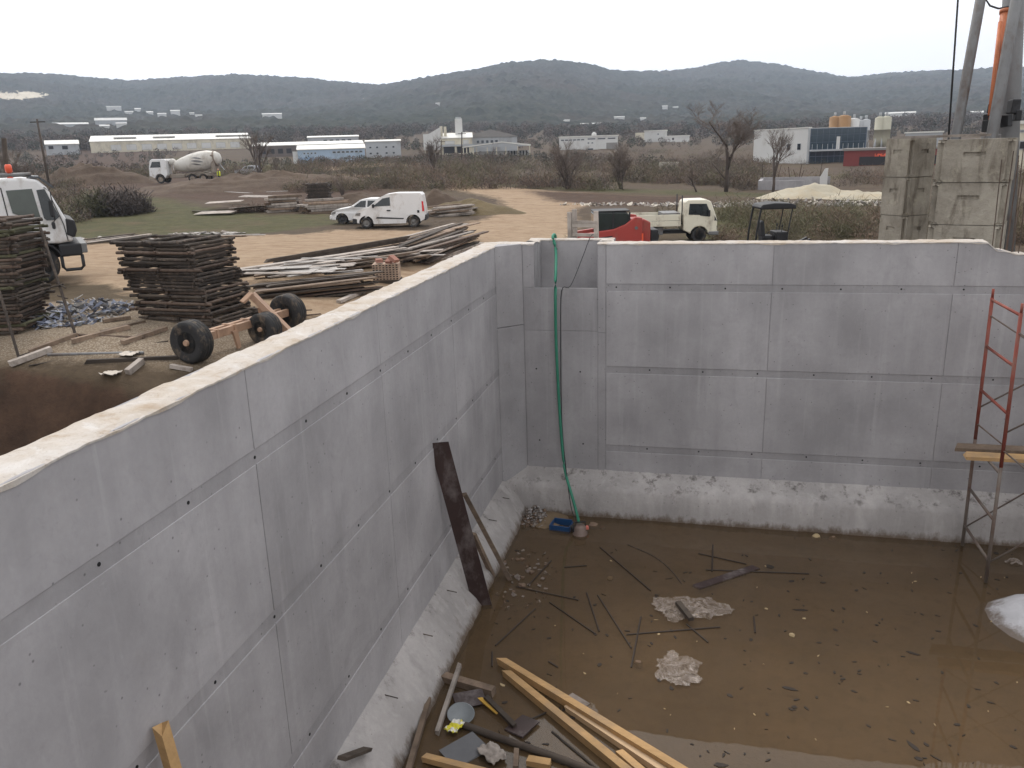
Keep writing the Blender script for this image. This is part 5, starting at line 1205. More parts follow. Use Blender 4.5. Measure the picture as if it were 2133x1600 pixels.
# unfinished low walls by the sand pile
t = thing('unfinished_wall', 'low unfinished concrete walls with stubs behind the sand pile', 'wall', *(lambda s_: ((s_[0].x, s_[0].y, s_[4]), s_[1]))(site(1578, 1732, 402, 376, 78)))
_, _, W, H, _ = site(1578, 1732, 402, 376, 78)
b = MB(); b.b2(-W/2, W*.12, 0, .3, 0, H); b.build('front_wall', CONR, t); b = MB(); b.b2(-W/2, -W/2+.3, .3, 5, 0, H); b.build('side_wall', CONR, t); b = MB(); b.b2(-W/2, W/2, 5, 5.3, 0, H+.1); b.build('rear_wall', CONR, t)
b = MB(); b.prism([(W*.34, 0), (W*.34, H+.2), (W*.40, H+.9), (W*.44, H+.95), (W*.44, 0)], 'Y', 1.2, 1.5); b.build('stub_wall', BW, t)
random.seed(5)
for i in range(7): x = U(-W/2, W*.4); b = MB(); b.bar((x, 5.1, H), (x+U(-.3, .3), 5.1, H+U(.6, 1.4)), .06, .06); b.build('rod', RUST, t)
# rubble strips
heap('rubble_strip', 'strip of white broken rock between the bushes and the sand pile', at(1640, 432, z=-2.75), 9.5, 1.6, .5, 420, [PALE, mat('white_rock', lin(206, 198, 184), .95, .15, 3, .4), WOOD_GREY], .42, 2.2, seed=9, rot=.0)
heap('rubble_strip', 'thin strip of pale rock along the track behind the loader', at(1290, 433, z=-2.7), 5, .6, .2, 110, [MC['white_rock'], PALE], .35, 2, seed=10)
# utility poles
def pole(u, vt, vb, d, label, r=.13, arm=True, lean=0):
    p = at(u, vb, d=d); z = gz(p.x, p.y); zt = at(u, vt, d=d).z; t = thing('utility_pole', label, 'pole', (p.x, p.y, z)); b = MB(); q = rel(t, at(u-lean, vt, d=d)); b.tube((0, 0, -.3), q, r, r*.7, 8); b.build('shaft', WOOD_DARK, t)
    if arm: b = MB(); b.bar(q+Vector((-.9, -.2, -.35)), q+Vector((.9, .2, -.35)), .12, .12); b.build('cross_arm', WOOD_DARK, t)
pole(95, 248, 345, 120, 'leaning dark utility pole left of the long shed', .16, True, 18); pole(962, 275, 348, 190, 'dark utility pole before the white plant', .17); pole(919, 292, 340, 200, 'shorter dark utility pole left of the white plant', .14)
pole(8, 288, 470, 30, 'dark post at the far left above the white truck', .10, False)
# hi-vis worker at the mixer
def person(u, v, d, label, top, legs):
    p = at(u, v, d=d); z = gz(p.x, p.y); me = bpy.data.meshes.new('person')
    J = [(0,0,.95),(0,0,1.2),(0,0,1.42),(0,.02,1.52),(0,.03,1.66),(.17,0,1.40),(.24,.06,1.12),(.20,.2,.92),(-.17,0,1.40),(-.26,-.02,1.12),(-.24,.08,.88),(.10,0,.90),(.12,.04,.5),(.12,0,.08),(.12,.14,.04),(-.10,0,.90),(-.13,-.03,.5),(-.14,-.06,.08),(-.14,.08,.04)]
    Ed = [(0,1),(1,2),(2,3),(3,4),(2,5),(5,6),(6,7),(2,8),(8,9),(9,10),(0,11),(11,12),(12,13),(13,14),(0,15),(15,16),(16,17),(17,18)]
    Rd = [.14,.14,.15,.06,.10,.075,.055,.04,.075,.055,.04,.095,.07,.05,.04,.095,.07,.05,.04]
    me.from_pydata(J, Ed, []); o = link('person', me, None, (p.x, p.y, z), (0, 0, 1.9))
    sm = o.modifiers.new('skin', 'SKIN')
    for i, r in enumerate(Rd): me.skin_vertices[0].data[i].radius = (r, r)
    me.skin_vertices[0].data[0].use_root = True; o.modifiers.new('sub', 'SUBSURF').levels = 1
    me.materials.append(legs); tag(o, label, 'person')
    b = MB(); b.lathe([(.15, .92), (.185, 1.0), (.19, 1.25), (.20, 1.38), (.12, 1.47), (.08, 1.48)], (0, 0, 0), 'Z', 14); b.build('vest', top, o)
    b = MB(); b.lathe([(.01, 1.53), (.075, 1.55), (.09, 1.64), (.08, 1.72), (.01, 1.76)], (0, .03, 0), 'Z', 12); b.build('head', mat('skin_tone', lin(190, 146, 122), .7, .05, 3, 0), o)
person(458, 381, 106, 'person in a bright yellow vest standing behind the mixer truck', mat('hivis_yellow', lin(214, 222, 40), .7, .05, 3, 0, rv=0), mat('dark_trousers', lin(48, 50, 62), .9, .1, 3, 0))
# pillar stubs, concrete drum and other far bits
for i, u in enumerate((1386, 1402)):
    p = at(u, 334, d=130); z = gz(p.x, p.y); b = MB(); b.lathe([(.7, 0), (.95, .0), (.95, .5), (.9, .55), (.9, 1.5), (.7, 1.5), (.7, .2)], (0, 0, 0), 'Z', 16); o = b.build('concrete_ring', BLK, None, (p.x, p.y, z-.05)); tag(o, ('left' if i == 0 else 'right')+' of two far concrete rings standing in the scrub', 'concrete ring')

# ------------------------------------------------------------------ trees and scrub
BARK = mat('bark', lin(82, 72, 66), .95, .3, 5, .5, rv=.12); TWIG = mat('twigs', lin(112, 100, 92), .95, .25, 3, 0, rv=.1)
def bare_tree(name, label, base, h, seed, levels=4, spread=.55, trunk_r=None, multi=1, clear=.25, group=None, lean=(0, 0)):
    random.seed(seed); t = thing(name, label, 'tree', base, 0, group); tr = MB(); cr = MB(); r0 = trunk_r or h*.022
    def grow(p, d, L, r, lv):
        n = 3; pts = [p]; q = p; dd = d
        for i in range(n):
            dd = (dd+Vector((U(-.18, .18), U(-.18, .18), U(-.02, .12)))).normalized(); q = q+dd*(L/n); pts.append(q)
        rs = [r*(1-.35*i/n) for i in range(n+1)]
        (tr if lv >= levels-1 else cr).path(pts, r, 6 if lv >= levels-1 else 3, rs)
        if lv == 0: return
        k = 5 if lv > 2 else 6
        for i in range(k):
            f = U(.35, 1.0) if lv < levels else U(clear, 1.0); j = min(n-1, int(f*n)); pp = pts[j].lerp(pts[j+1], f*n-j)
            a = U(0, 6.28); s = U(spread*.6, spread*1.3); nd = (dd+Vector((math.cos(a), math.sin(a), U(-.25, .25)))*s).normalized()
            grow(pp, nd, L*U(.45, .72), max(r*.46, .005), lv-1)
    for m_ in range(multi):
        d = Vector((lean[0]+(U(-.3, .3) if multi > 1 else 0), lean[1]+(U(-.3, .3) if multi > 1 else 0), 1)).normalized()
        grow(Vector((U(-.2, .2)*(multi > 1), U(-.2, .2)*(multi > 1), -.15)), d, h*.55, r0, levels)
    tr.build('trunk', BARK, t); cr.build('crown', TWIG, t); return t
def foot(u, v, d): p = at(u, v, d=d); p.z = gz(p.x, p.y); return p
bare_tree('bare_tree', 'large bare tree with rounded crown left of the glass office', foot(1512, 405, 76), 7.6, 23, 5, .95, .19, 1, .22, lean=(-.12, 0))
bare_tree('bare_tree', 'slender bare tree in front of the white office wall', foot(1610, 402, 72), 5.6, 14, 4, .5, .13, 1, .35)
bare_tree('bare_tree', 'bushy bare tree in the scrub left of centre behind the loader', foot(1182, 396, 80), 4.6, 5, 4, .6, .09, 4, .1)
bare_tree('bare_tree', 'spreading bare bush-like tree right of centre in the scrub', foot(1296, 396, 80), 4.2, 6, 4, .75, .08, 4, .05)
bare_tree('bare_tree', 'small leaning bare tree left of the large bare tree', foot(1452, 402, 76), 3.2, 7, 3, .7, .08, 1, .3, lean=(-.5, 0))
bare_tree('bare_tree', 'bare tree standing right of the silver car on the lot', foot(545, 374, 112), 6.0, 8, 4, .5, .16, 2, .15)
bare_tree('bare_tree', 'thin bare sapling beside the pale lot', foot(578, 372, 112), 3.6, 9, 3, .4, .06, 1, .3)
bare_tree('bare_tree', 'bare sapling behind the dark far frame stack', foot(710, 392, 66), 2.8, 10, 3, .55, .05, 2, .2)
bare_tree('bare_tree', 'bare tree at the left edge behind the white truck', foot(30, 345, 90), 4.8, 11, 4, .6, .12, 2, .1)
bare_tree('bare_tree', 'small dark tree before the open shelter', foot(1022, 365, 130), 4.2, 12, 3, .6, .1, 1, .3)
bare_tree('bare_tree', 'bare tree left of the white plant', foot(905, 372, 120), 5.0, 13, 4, .6, .1, 3, .1)
def clumps(name, label, spots, m, twigs=110, w_=.03, kind='stuff', leaf=0.0, seed=1, mats=None):
    """spots: (x, y, radius, height); upright twiggy shrubs, one sheet of thin blades each"""
    rg = np.random.default_rng(seed); S_ = np.array(spots); n = len(S_); N = n*twigs
    X = np.repeat(S_[:, 0], twigs); Y = np.repeat(S_[:, 1], twigs); Rr = np.repeat(S_[:, 2], twigs); Hh = np.repeat(S_[:, 3], twigs)
    a = rg.uniform(0, 6.283, N); rr = np.sqrt(rg.uniform(0, 1, N)); bx = X+Rr*rr*.8*np.cos(a); by = Y+Rr*rr*.8*np.sin(a); bz0 = ground_z(bx, by)
    hh = Hh*(1-.55*rr**2)*rg.uniform(.35, 1.1, N); z0 = bz0+hh*rg.uniform(0, .85, N)-.05
    L = hh*rg.uniform(.12, .38, N); tx = rg.normal(0, .6, N)*L+np.cos(a)*rr*.3*L; ty = rg.normal(0, .6, N)*L+np.sin(a)*rr*.3*L; tz = L*rg.uniform(.0, 1, N)
    b_ = rg.uniform(0, 6.283, N); wx = np.cos(b_); wy = np.sin(b_); ww = w_*rg.uniform(.5, 1.6, N)*(1+0*L)
    P0 = np.stack([bx-wx*ww, by-wy*ww, z0], 1); P1 = np.stack([bx+wx*ww, by+wy*ww, z0], 1); P2 = np.stack([bx+tx+wx*ww*(.3+leaf), by+ty+wy*ww*(.3+leaf), z0+tz], 1); P3 = np.stack([bx+tx-wx*ww*(.3+leaf), by+ty-wy*ww*(.3+leaf), z0+tz*.97], 1)
    V = np.concatenate([P0, P1, P2, P3]); F = np.stack([np.arange(N), np.arange(N)+N, np.arange(N)+2*N, np.arange(N)+3*N], 1)
    o = grid_obj(name, V, F, m, None, False)
    if mats:
        for x in mats: o.data.materials.append(x)
        o.data.polygons.foreach_set('material_index', np.repeat(rg.integers(0, len(mats)+1, n), twigs).astype(np.int32))
    if kind: tag(o, label, None, None, kind)
    return o
SCR = [mat('scrub_twig_%d' % i, c, .97, .25, 1.5, 0, rv=0) for i, c in enumerate((lin(104, 88, 80), lin(92, 84, 68), lin(116, 98, 84), lin(84, 76, 72), lin(98, 96, 70)))]
rg = np.random.default_rng(4)
def band(n, u0, u1, d0, d1, r, h, clump=True):
    L = []
    while len(L) < n:
        u = rg.uniform(u0, u1); d = d0*(d1/d0)**rg.uniform(0, 1); p = at(u, 330, d=d)
        if clump and float(vnoise(p.x*.07, p.y*.07, 77)) < -.14: continue
        k = rg.uniform(.6, 1.25); L.append((p.x, p.y, r*k, h*k))
    return L
sp1 = band(330, 690, 1560, 78, 100, 1.5, 1.7)+band(420, 640, 1600, 100, 165, 2.2, 2.3)+band(140, 1380, 2400, 82, 110, 1.6, 1.7)+band(420, 640, 2400, 165, 270, 2.6, 2.0, False)+band(70, 600, 700, 82, 110, 1.5, 1.2)
clumps('scrub_thicket', 'wide brown leafless scrub across the middle of the valley', sp1, SCR[0], 330, .020, mats=SCR[1:], seed=2)
sp2 = band(170, 1500, 2250, 38, 52, 1.1, 1.35, False)+band(26, 1330, 1460, 42, 50, .9, .9)
clumps('scrub_hedge', 'dense brown-green scrub behind the small trucks', sp2, SCR[4], 620, .011, mats=[SCR[1], SCR[2]], seed=3)
sp3 = [(p.x, p.y, .9, .85) for p in (at(u, 470, d=36) for u in (1198, 1210, 1222, 1232))]
clumps('scrub_bush', None, sp3, SCR[1], 600, .010, None, seed=4, mats=[SCR[4]]); tag(COL.objects[-1], 'low brown bush beside the track left of the loader cab', 'bush')
sp4 = [(p.x, p.y, 1.7, 2.0) for p in (at(u, 400, d=d) for u, d in ((185, 66), (215, 67), (245, 66), (275, 67), (200, 69), (230, 69), (262, 70)))]
GRN = mat('dark_green_leaf', lin(78, 76, 56), .95, .3, 2, 0, rv=0)
clumps('green_bush', None, sp4, GRN, 2200, .024, None, .7, 5, [SCR[3]]); tag(COL.objects[-1], 'dark green bush on the grass behind the white truck cab', 'bush')
sp5 = [(p.x, p.y, .7, .75) for p in (at(u, 450-.02*(u-500), z=-2.5) for u in range(495, 690, 13))]
clumps('dark_brush', None, sp5, SCR[3], 500, .016, None, .3, 6, [SCR[0]]); tag(COL.objects[-1], 'long low heap of dark brush before the far stacks', 'brush')
sp6 = band(170, 20, 640, 118, 170, 2.0, 2.4)+band(70, -60, 160, 60, 118, 1.6, 1.8)
clumps('scrub_thicket', 'brown scrub along the foot of the sheds on the left', sp6, SCR[0], 300, .026, mats=SCR[1:], seed=7)
# far woods: leafy blobs between the sheds and the hills
def woods(name, label, n, seed, d0, d1, u0=-200, u1=2330, size=(3.0, 6.0), per=170):
    rg = np.random.default_rng(seed); C = []; 
    U_ = rg.uniform(u0, u1, n); D_ = d0*(d1/d0)**rg.uniform(0, 1, n)
    for u, d in zip(U_, D_):
        r = ray(u, 310); k = d/math.hypot(r.x, r.y); C.append((CAM.x+r.x*k, CAM.y+r.y*k))
    C = np.array(C); keep = vnoise(C[:, 0]*.02, C[:, 1]*.02, seed) > -.16; C = C[keep]; n = len(C); gzv = ground_z(C[:, 0], C[:, 1], False); R = rg.uniform(*size, n)
    N = n*per; cx, cy, cz, rr = (np.repeat(v, per) for v in (C[:, 0], C[:, 1], gzv, R))
    q = rg.normal(0, 1, (N, 3)); q /= np.linalg.norm(q, axis=1)[:, None]; q *= rg.uniform(.55, 1, (N, 1)); c3 = np.stack([cx+q[:, 0]*rr*.6, cy+q[:, 1]*rr*.6, cz+rr*.55+q[:, 2]*rr*.6], 1)
    a = rg.normal(0, 1, (N, 3)); a /= np.linalg.norm(a, axis=1)[:, None]; b_ = np.cross(a, rg.normal(0, 1, (N, 3))); b_ /= np.linalg.norm(b_, axis=1)[:, None]; s = (rr*rg.uniform(.045, .10, N))[:, None]
    V = np.concatenate([c3-a*s, c3+b_*s, c3+a*s, c3-b_*s]); F = np.stack([np.arange(N)+k*N for k in range(4)], 1)
    o = grid_obj(name, V, F, WD[0], None, False)
    for m in WD[1:]: o.data.materials.append(m)
    o.data.polygons.foreach_set('material_index', np.repeat(rg.integers(0, len(WD), n), per).astype(np.int32)); return tag(o, label, None, None, 'stuff')
WD = [mat('wood_%d' % i, c, .97, .25, .3, 0, rv=0) for i, c in enumerate((lin(84, 80, 72), lin(98, 89, 82), lin(76, 76, 66), lin(106, 95, 88)))]
woods('valley_woods', 'leafless and evergreen woods between the sheds and the hills', 1900, 8, 425, 760)
woods('valley_thicket', 'low woods around the sheds in the valley', 600, 9, 165, 240, 430, 2330, (1.0, 2.0), 110)
woods('valley_thicket', 'low woods at the left of the valley', 260, 10, 180, 370, -150, 420, (1.2, 2.4), 110)
woods('valley_thicket', 'scattered low woods among the plant buildings', 500, 12, 310, 430, 780, 2330, (1.6, 3.2), 120)
# ------------------------------------------------------------------ inside the tank
W_ = lambda u, v, dz=0.0: at(u, v, z=ZW+dz)
GREEN = mat('green_hose', lin(52, 124, 100), .55, .2, 6, .05, rv=0)
pw = W_(1207, 1108)
xh = at(1158, 490, y=.9).x
pts = [(xh, 1.3, -1.6), (xh, 1.0, -.5), (xh, .90, -.12), (xh, .82, .045), (xh, .60, .04), at(1158, 525, y=.50), at(1157, 600, y=-.06), at(1158, 700, y=-.05), at(1164, 830, y=-.06), at(1171, 930, y=-.12), at(1178, 985, y=-.28), at(1192, 1035, y=-.55), at(1202, 1072, y=-.70), (pw.x, pw.y, ZW+.12)]
def smooth_path(P, n=6):
    P = [Vector(p) for p in P]; o = []
    for i in range(len(P)-1):
        a, b_, c, d = P[max(i-1, 0)], P[i], P[i+1], P[min(i+2, len(P)-1)]
        for k in range(n):
            t = k/n; o.append(.5*((2*b_)+(c-a)*t+(2*a-5*b_+4*c-d)*t*t+(3*b_-a-3*c+d)*t**3))
    return o+[P[-1]]
b = MB(); b.path(smooth_path(pts), .024, 10); tag(b.build('hose', GREEN), 'green hose hanging down the tank corner to the pump', 'hose')
cp = [at(1236, 489, y=.86), at(1229, 495, y=.60), at(1210, 545, y=.35), at(1188, 596, y=.01), at(1170, 606, y=-.014), at(1168, 700, y=-.014), at(1169, 830, y=-.03), at(1172, 905, y=-.05), at(1180, 985, y=-.3), at(1190, 1058, y=-.62), (pw.x-.05, pw.y+.1, ZW+.1)]
b = MB(); b.path(smooth_path(cp, 5), .007, 6); tag(b.build('cable', BLACK), 'thin black cable hanging beside the green hose', 'cable')
t = thing('water_pump', 'small muddy submersible pump standing in the water at the hose end', 'pump', (pw.x+.02, pw.y-.06, ZW-.07), .3)
PUMP = mat('pump_metal', lin(128, 112, 104), .6, .25, 12, .2, .2, dirt=lin(96, 76, 60), dirt_amt=.35)
b = MB(); b.lathe([(.01, 0), (.11, 0), (.12, .03), (.12, .09), (.095, .11), (.095, .19), (.07, .22), (.01, .225)], (0, 0, 0), 'Z', 18); b.build('body', PUMP, t)
b = MB(); b.path([(-.08, 0, .2), (-.08, 0, .27), (.08, 0, .27), (.08, 0, .2)], .012, 6); b.build('handle', BLACK, t)
b = MB(); b.tube((-.09, .03, .1), (-.13, .05, .2), .032, .032, 10); b.build('outlet', BLACK, t); b = MB(); b.box((.1, .06, .14), (.09, .07, .05)); b.build('switch_float', mat('pink_plastic', lin(196, 110, 96), .5, .1, 5, 0), t, bevel=.01)
# blue tray
p = W_(1169, 1100); t = thing('plastic_tray', 'dark blue plastic tray lying in the shallow water near the hose', 'tray', (p.x, p.y, ZW-.04), -.12)
TRAY = mat('blue_plastic', lin(34, 70, 112), .4, .2, 6, .05, rv=0)
b = MB(); b.b2(-.17, .17, -.11, .13, 0, .02); b.build('tray_floor', TRAY, t)
for bx in ((-.17, -.15, -.11, .13), (.15, .17, -.11, .13), (-.15, .15, -.11, -.09), (-.15, .15, .11, .13)): b = MB(); b.b2(*bx, .0, .12 if bx[2] < .05 or bx[1]-bx[0] < .1 else .15); b.build('tray_side', TRAY, t, bevel=.005)
# stones
def rock_mesh(seed, m):
    bm = bmesh.new(); bmesh.ops.create_icosphere(bm, subdivisions=2, radius=1)
    for v in bm.verts: v.co *= 1+.35*mnoise.noise(v.co*1.3+Vector((seed*7.1, 0, 0))); v.co.z *= .6
    me = bpy.data.meshes.new('stone'); bm.to_mesh(me); bm.free(); me.materials.append(m); return me
ST1 = mat('yellow_stone', lin(166, 146, 112), .95, .2, 14, .5, rv=.15); ST2 = mat('brown_stone', lin(120, 100, 84), .95, .25, 14, .5, rv=.2)
random.seed(51); rms = [rock_mesh(i, ST2) for i in range(3)]
for u, v, r, lab in [(1133,1098,.075,'pale yellow stone left of the blue tray'),(1100,1072,.09,'flat brown stone at the foot of the gravel'),(1108,1082,.07,'second brown stone by the gravel'),(1095,1095,.05,'small stone by the left footing near the corner'),(1088,1170,.06,'broken concrete bit before the leaning sticks'),(1098,1178,.05,'small rubble bit right of the leaning sticks'),(1112,1190,.05,'single pebble on the mud before the pump'),(1270,1207,.05,'pale stone in the water right of the pump'),(1235,1098,.08,'brown stone beside the pump'),(1255,1102,.06,'small brown stone right of the pump'),(1330,1385,.06,'grey lump in the water by the lower plastic'),(1650,1325,.04,'small pale lump in open water'),(1700,1122,.08,'flat pale stone at the back footing'),(1735,1124,.06,'small flat stone near the back footing'),(1480,1090,.03,'white chip floating by the back footing'),(1675,1290,.025,'tiny white chip in open water')]:
    p = W_(u, v, -.05 if r > .04 else -.012); o = link('stone', rms[random.randrange(3)], None, p+Vector((0, 0, r*.3)), (0, 0, U(0, 6))); o.scale = (r, r*U(.7, 1), r*U(.8, 1.2)); tag(o, lab, 'stone')
    if 'pale' in lab or 'white' in lab: o.data = o.data.copy(); o.data.materials[0] = ST1
bx_ = MB(); random.seed(52)
def gravel(name, label, c, rx, ry, h, n, s0, mats, seed, zb):
    random.seed(seed); b = MB(); ix = []
    for i in range(n):
        a = U(0, 6.28); r = math.sqrt(U(0, 1)); s = s0*U(.4, 1.4); R = Matrix.Rotation(U(0, 6), 3, 'Z') @ Matrix.Rotation(U(-1, 1), 3, 'X'); k = len(b.f)
        b.box((rx*r*math.cos(a), ry*r*math.sin(a), zb+h*(1-r)**1.2*U(.2, 1)), (s, s*U(.5, 1), s*U(.4, .8)), rot=R, jit=s*.15); ix += [random.randrange(len(mats))]*(len(b.f)-k)
    o = b.build(name, mats[0], None, c)
    for m in mats[1:]: o.data.materials.append(m)
    o.data.polygons.foreach_set('material_index', ix); return tag(o, label, None, None, 'stuff')
GRV = mat('grey_gravel', lin(126, 116, 108), .95, .3, 20, .4, rv=0)
gravel('gravel_heap', 'grey gravel spilled into the far corner of the tank', Vector((.62, -.62, ZW)), .40, .40, .28, 700, .035, [GRV, ST2, CONF], 53, -.03)
gravel('rubble_scatter', 'scattered crumbs of concrete on the mud beside the leaning sticks', Vector((.78, -2.6, ZW)), .5, .9, .05, 90, .05, [GRV, ST2], 54, -.02)
# leaning boards
a = at(914, 924, x=.06); c = at(1007, 1268, z=ZW-.06); 
o = stick('formwork_board', 'bar', PLYDARK, c, a, .24, .028, roll=.35); tag(o, 'long dark film-faced board leaning on the left wall', 'board')
tag(stick('timber_stick', 'bar', WOOD_OLD, W_(1065, 1213, -.05), at(968, 1030, x=.10), .07, .06), 'longer brown batten leaning on the left footing beside the dark board', 'batten')
tag(stick('timber_stick', 'bar', WOOD_OLD, W_(1029, 1206, -.05), at(986, 1112, x=.26), .07, .05), 'shorter brown batten between the dark board and the longer batten', 'batten')
# rods in the water
RODS = [(1250,1140,1355,1230,'diagonal rod below the pump'),(1455,1153,1555,1175,'short rod above the floating dark plank'),(1470,1187,1685,1195,'long rod crossing the floating dark plank'),(1485,1135,1483,1190,'short rod pointing to the back wall'),(1075,1222,1205,1250,'rod right of the batten feet'),(1145,1255,1240,1320,'diagonal rod in the middle of the left half'),(1222,1235,1248,1315,'short rod pointing at the camera'),(1245,1240,1315,1350,'longer diagonal rod left of the upper plastic'),(1115,1268,1032,1345,'rod slanting towards the lower end of the dark board'),(1305,1322,1500,1306,'long rod between the two plastic sheets'),(1335,1285,1315,1390,'rod crossing under the upper plastic'),(1148,1168,1100,1220,'thin rod by the batten feet'),(1175,1182,1222,1178,'tiny rod before the pump'),(1430,1300,1475,1338,'short rod right of the upper plastic'),(1570,1285,1573,1318,'very short upright-looking rod in open water'),(1143,1378,1162,1390,'rod stub near the new beams'),(1025,1358,1025,1388,'pale stub near the footing')]
for u0, v0, u1, v1, lab in RODS: tag(stick('thin_rod', 'tube', MC.get('wet_steel') or mat('wet_steel', lin(50, 40, 33), .6, .25, 8, .1, rv=.1), W_(u0, v0, .008), W_(u1, v1, .010), .022, .018), 'thin '+lab if not lab.startswith(('thin', 'tiny', 'short', 'long', 'very')) else lab, 'rod', 'rods lying in the water')
b = MB(); b.path(smooth_path([W_(1308, 1135, .004), W_(1360, 1158, .004), W_(1395, 1185, .004), W_(1420, 1216, .004)], 4), .008, 5); tag(b.build('bent_wire', RUSTD), 'curved thin wire in the water above the plastic', 'wire')
tag(stick('dark_plank', 'bar', PLYDARK, W_(1450, 1224, .0), W_(1575, 1182, .0), .13, .03), 'dark wet plank floating above the upper plastic', 'plank')
# crumpled plastic
def plastic_material():
    t = NT('clear_plastic'); n = t.noise(t.pos(), 9, 5, .7); t.base(t.mix(n, lin(140, 120, 104), lin(206, 196, 188)), .25, 0, .6); t.b.inputs['Alpha'].default_value = .62
    t.l(t.mr(t.noise(t.pos(), 6, 6, .7, 2.0), .38, .66, .08, .62), t.b.inputs['Alpha']); t.bump(t.noise(t.pos(), 9, 4, .6, 3.0), .4, .04); return t.m
PLS = plastic_material()
def crumple(u, v, rx, ry, rot, label, seed, h=.055):
    c = W_(u, v); n = 46; V = []; F = []; ok = {}
    for i in range(n+1):
        for j in range(n+1):
            x = (i/n-.5)*2; y = (j/n-.5)*2; a = math.atan2(y, x); r = math.hypot(x, y); lim = .72+.34*nz(math.cos(a)*1.6+seed, math.sin(a)*1.6)+.12*nz(math.cos(a)*5+seed, math.sin(a)*5, 2)
            rg_ = 1-abs(nz(x*1.4+seed, y*1.4, 1))*2.4; rg2 = 1-abs(nz(x*3.4+seed, y*2.6, 3))*3
            X = rx*(x+.14*nz(x*3, y*3, seed+5)); Y = ry*(y+.14*nz(x*3, y*3, seed+9)); z = .004+h*max(0, 1-r)**.5*(.5+.5*max(0, rg_)**2)+.03*max(0, rg2)**3*(1-min(1, r))
            ok[(i, j)] = r < lim; V.append((X*math.cos(rot)-Y*math.sin(rot), X*math.sin(rot)+Y*math.cos(rot), z))
    for i in range(n):
        for j in range(n):
            if all(ok[k] for k in ((i, j), (i+1, j), (i, j+1), (i+1, j+1))): F.append((i*(n+1)+j, (i+1)*(n+1)+j, (i+1)*(n+1)+j+1, i*(n+1)+j+1))
    b = MB(); b.add(V, F, True); o = b.build('plastic_sheet', PLS, None, c); tag(o, label, 'plastic'); return o
crumple(1432, 1268, .66, .42, .15, 'larger crumpled clear plastic sheet in the middle of the water', 1.7)
crumple(1412, 1398, .36, .47, .2, 'smaller crumpled plastic bag nearer the new beams', 4.2)
tag(stick('dark_chunk', 'bar', WOOD_DARK, W_(1412, 1255, .09), W_(1440, 1290, .09), .07, .05), 'brown wood chunk lying on the larger plastic sheet', 'wood')
# new beams and scrap at the bottom
def beam(u0, v0, u1, v1, wd, ht, m, label, z0=0.0, z1=0.0, name='timber_beam', kind='bar', roll=0.0, cat='beam'):
    return tag(stick(name, kind, m, W_(u0, v0, z0), W_(u1, v1, z1), wd, ht, roll=roll), label, cat)
beam(1046, 1378, 1470, 1638, .085, .085, WOOD_NEW, 'upper long new yellow beam', .05, .09)
beam(1056, 1404, 1345, 1640, .085, .085, WOOD_NEW, 'lower long new yellow beam', .03, .07)
beam(1183, 1476, 1445, 1650, .07, .07, mat('pale_new_wood', lin(196, 168, 134), .8, .2, 4, .25, rv=.1), 'paler beam squeezed between the two long new beams', .02, .04)
beam(1290, 1570, 1372, 1640, .08, .08, WOOD_NEW, 'short new beam end at the bottom edge between beams', .03, .05)
beam(968, 1512, 1275, 1620, .085, .085, WOOD_DARK, 'dark round log beside the new beams', .03, .04, 'log', 'log', cat='log')
beam(924, 1412, 1028, 1442, .10, .10, WOOD_OLD, 'short thick brown timber offcut left of the beams', .02, .04, 'timber_offcut', cat='timber')
beam(958, 1384, 910, 1528, .045, .05, WOOD_GREY, 'thin grey stick crossing the thick offcut', .14, .03, 'grey_stick', cat='stick')
beam(894, 1455, 845, 1625, .055, .055, WOOD_OLD, 'brown stick lying along the left footing', .08, .04, 'brown_stick', cat='stick')
beam(884, 1578, 1040, 1618, .075, .06, WOOD_NEW, 'new yellow board at the bottom edge', .05, .05)
beam(1099, 1584, 1146, 1592, .09, .06, WOOD_NEW, 'small new wood block beside the log', .03, .03, 'wood_block', cat='block')
beam(1076, 1562, 1074, 1600, .05, .05, WOOD_OLD, 'short brown peg beside the log', .02, .02, 'wood_peg', cat='peg')
beam(1150, 1525, 1262, 1618, .03, .03, WOOD_DARK, 'thin dark branch right of the log', .0, .01, 'branch', 'log', cat='branch')
beam(1012, 1452, 1072, 1512, .055, .04, WOOD_DARK, 'dark wet slat across the plywood scraps', .07, .04, 'dark_batten', cat='batten')
beam(990, 1446, 1038, 1486, .05, .012, mat('yellow_foam', lin(200, 158, 70), .8, .2, 8, .2), 'yellow torn strip beside the thick offcut', .05, .04, 'foam_strip', cat='strip')
beam(1160, 1475, 1100, 1500, .02, .02, WOOD_DARK, 'tiny twig beside the purple plywood scrap', .01, .02, 'twig', 'log', cat='twig')
def plate(u, v, L, wd, ang, z, m, label, name='plywood_scrap', cat='plywood', pitch=0, roll=0):
    p = W_(u, v, z); d = Vector((math.cos(ang), math.sin(ang), pitch))*L/2; tag(stick(name, 'bar', m, p-d, p+d, wd, .014, roll=roll), label, cat)
plate(978, 1456, .34, .22, .5, .05, PLYDARK, 'dark plywood scrap beside the thick offcut', roll=.2); plate(1088, 1512, .30, .24, 1.1, .02, PLYDARK, 'purple-brown plywood scrap beside the log', roll=-.1)
plate(968, 1562, .42, .30, .9, .02, mat('grey_board', lin(104, 104, 106), .8, .2, 6, .2), 'grey flat board scrap under the log', roll=.1); plate(1200, 1462, .26, .16, -.6, .004, GRV, 'grey flat scrap right of the upper beam')
p = W_(739, 1568, .0); tag(stick('wood_shard', 'bar', WOOD_DARK, at(712, 1580, x=.16), at(766, 1560, x=.20), .09, .03), 'dark wood shard lying on the left footing', 'wood')
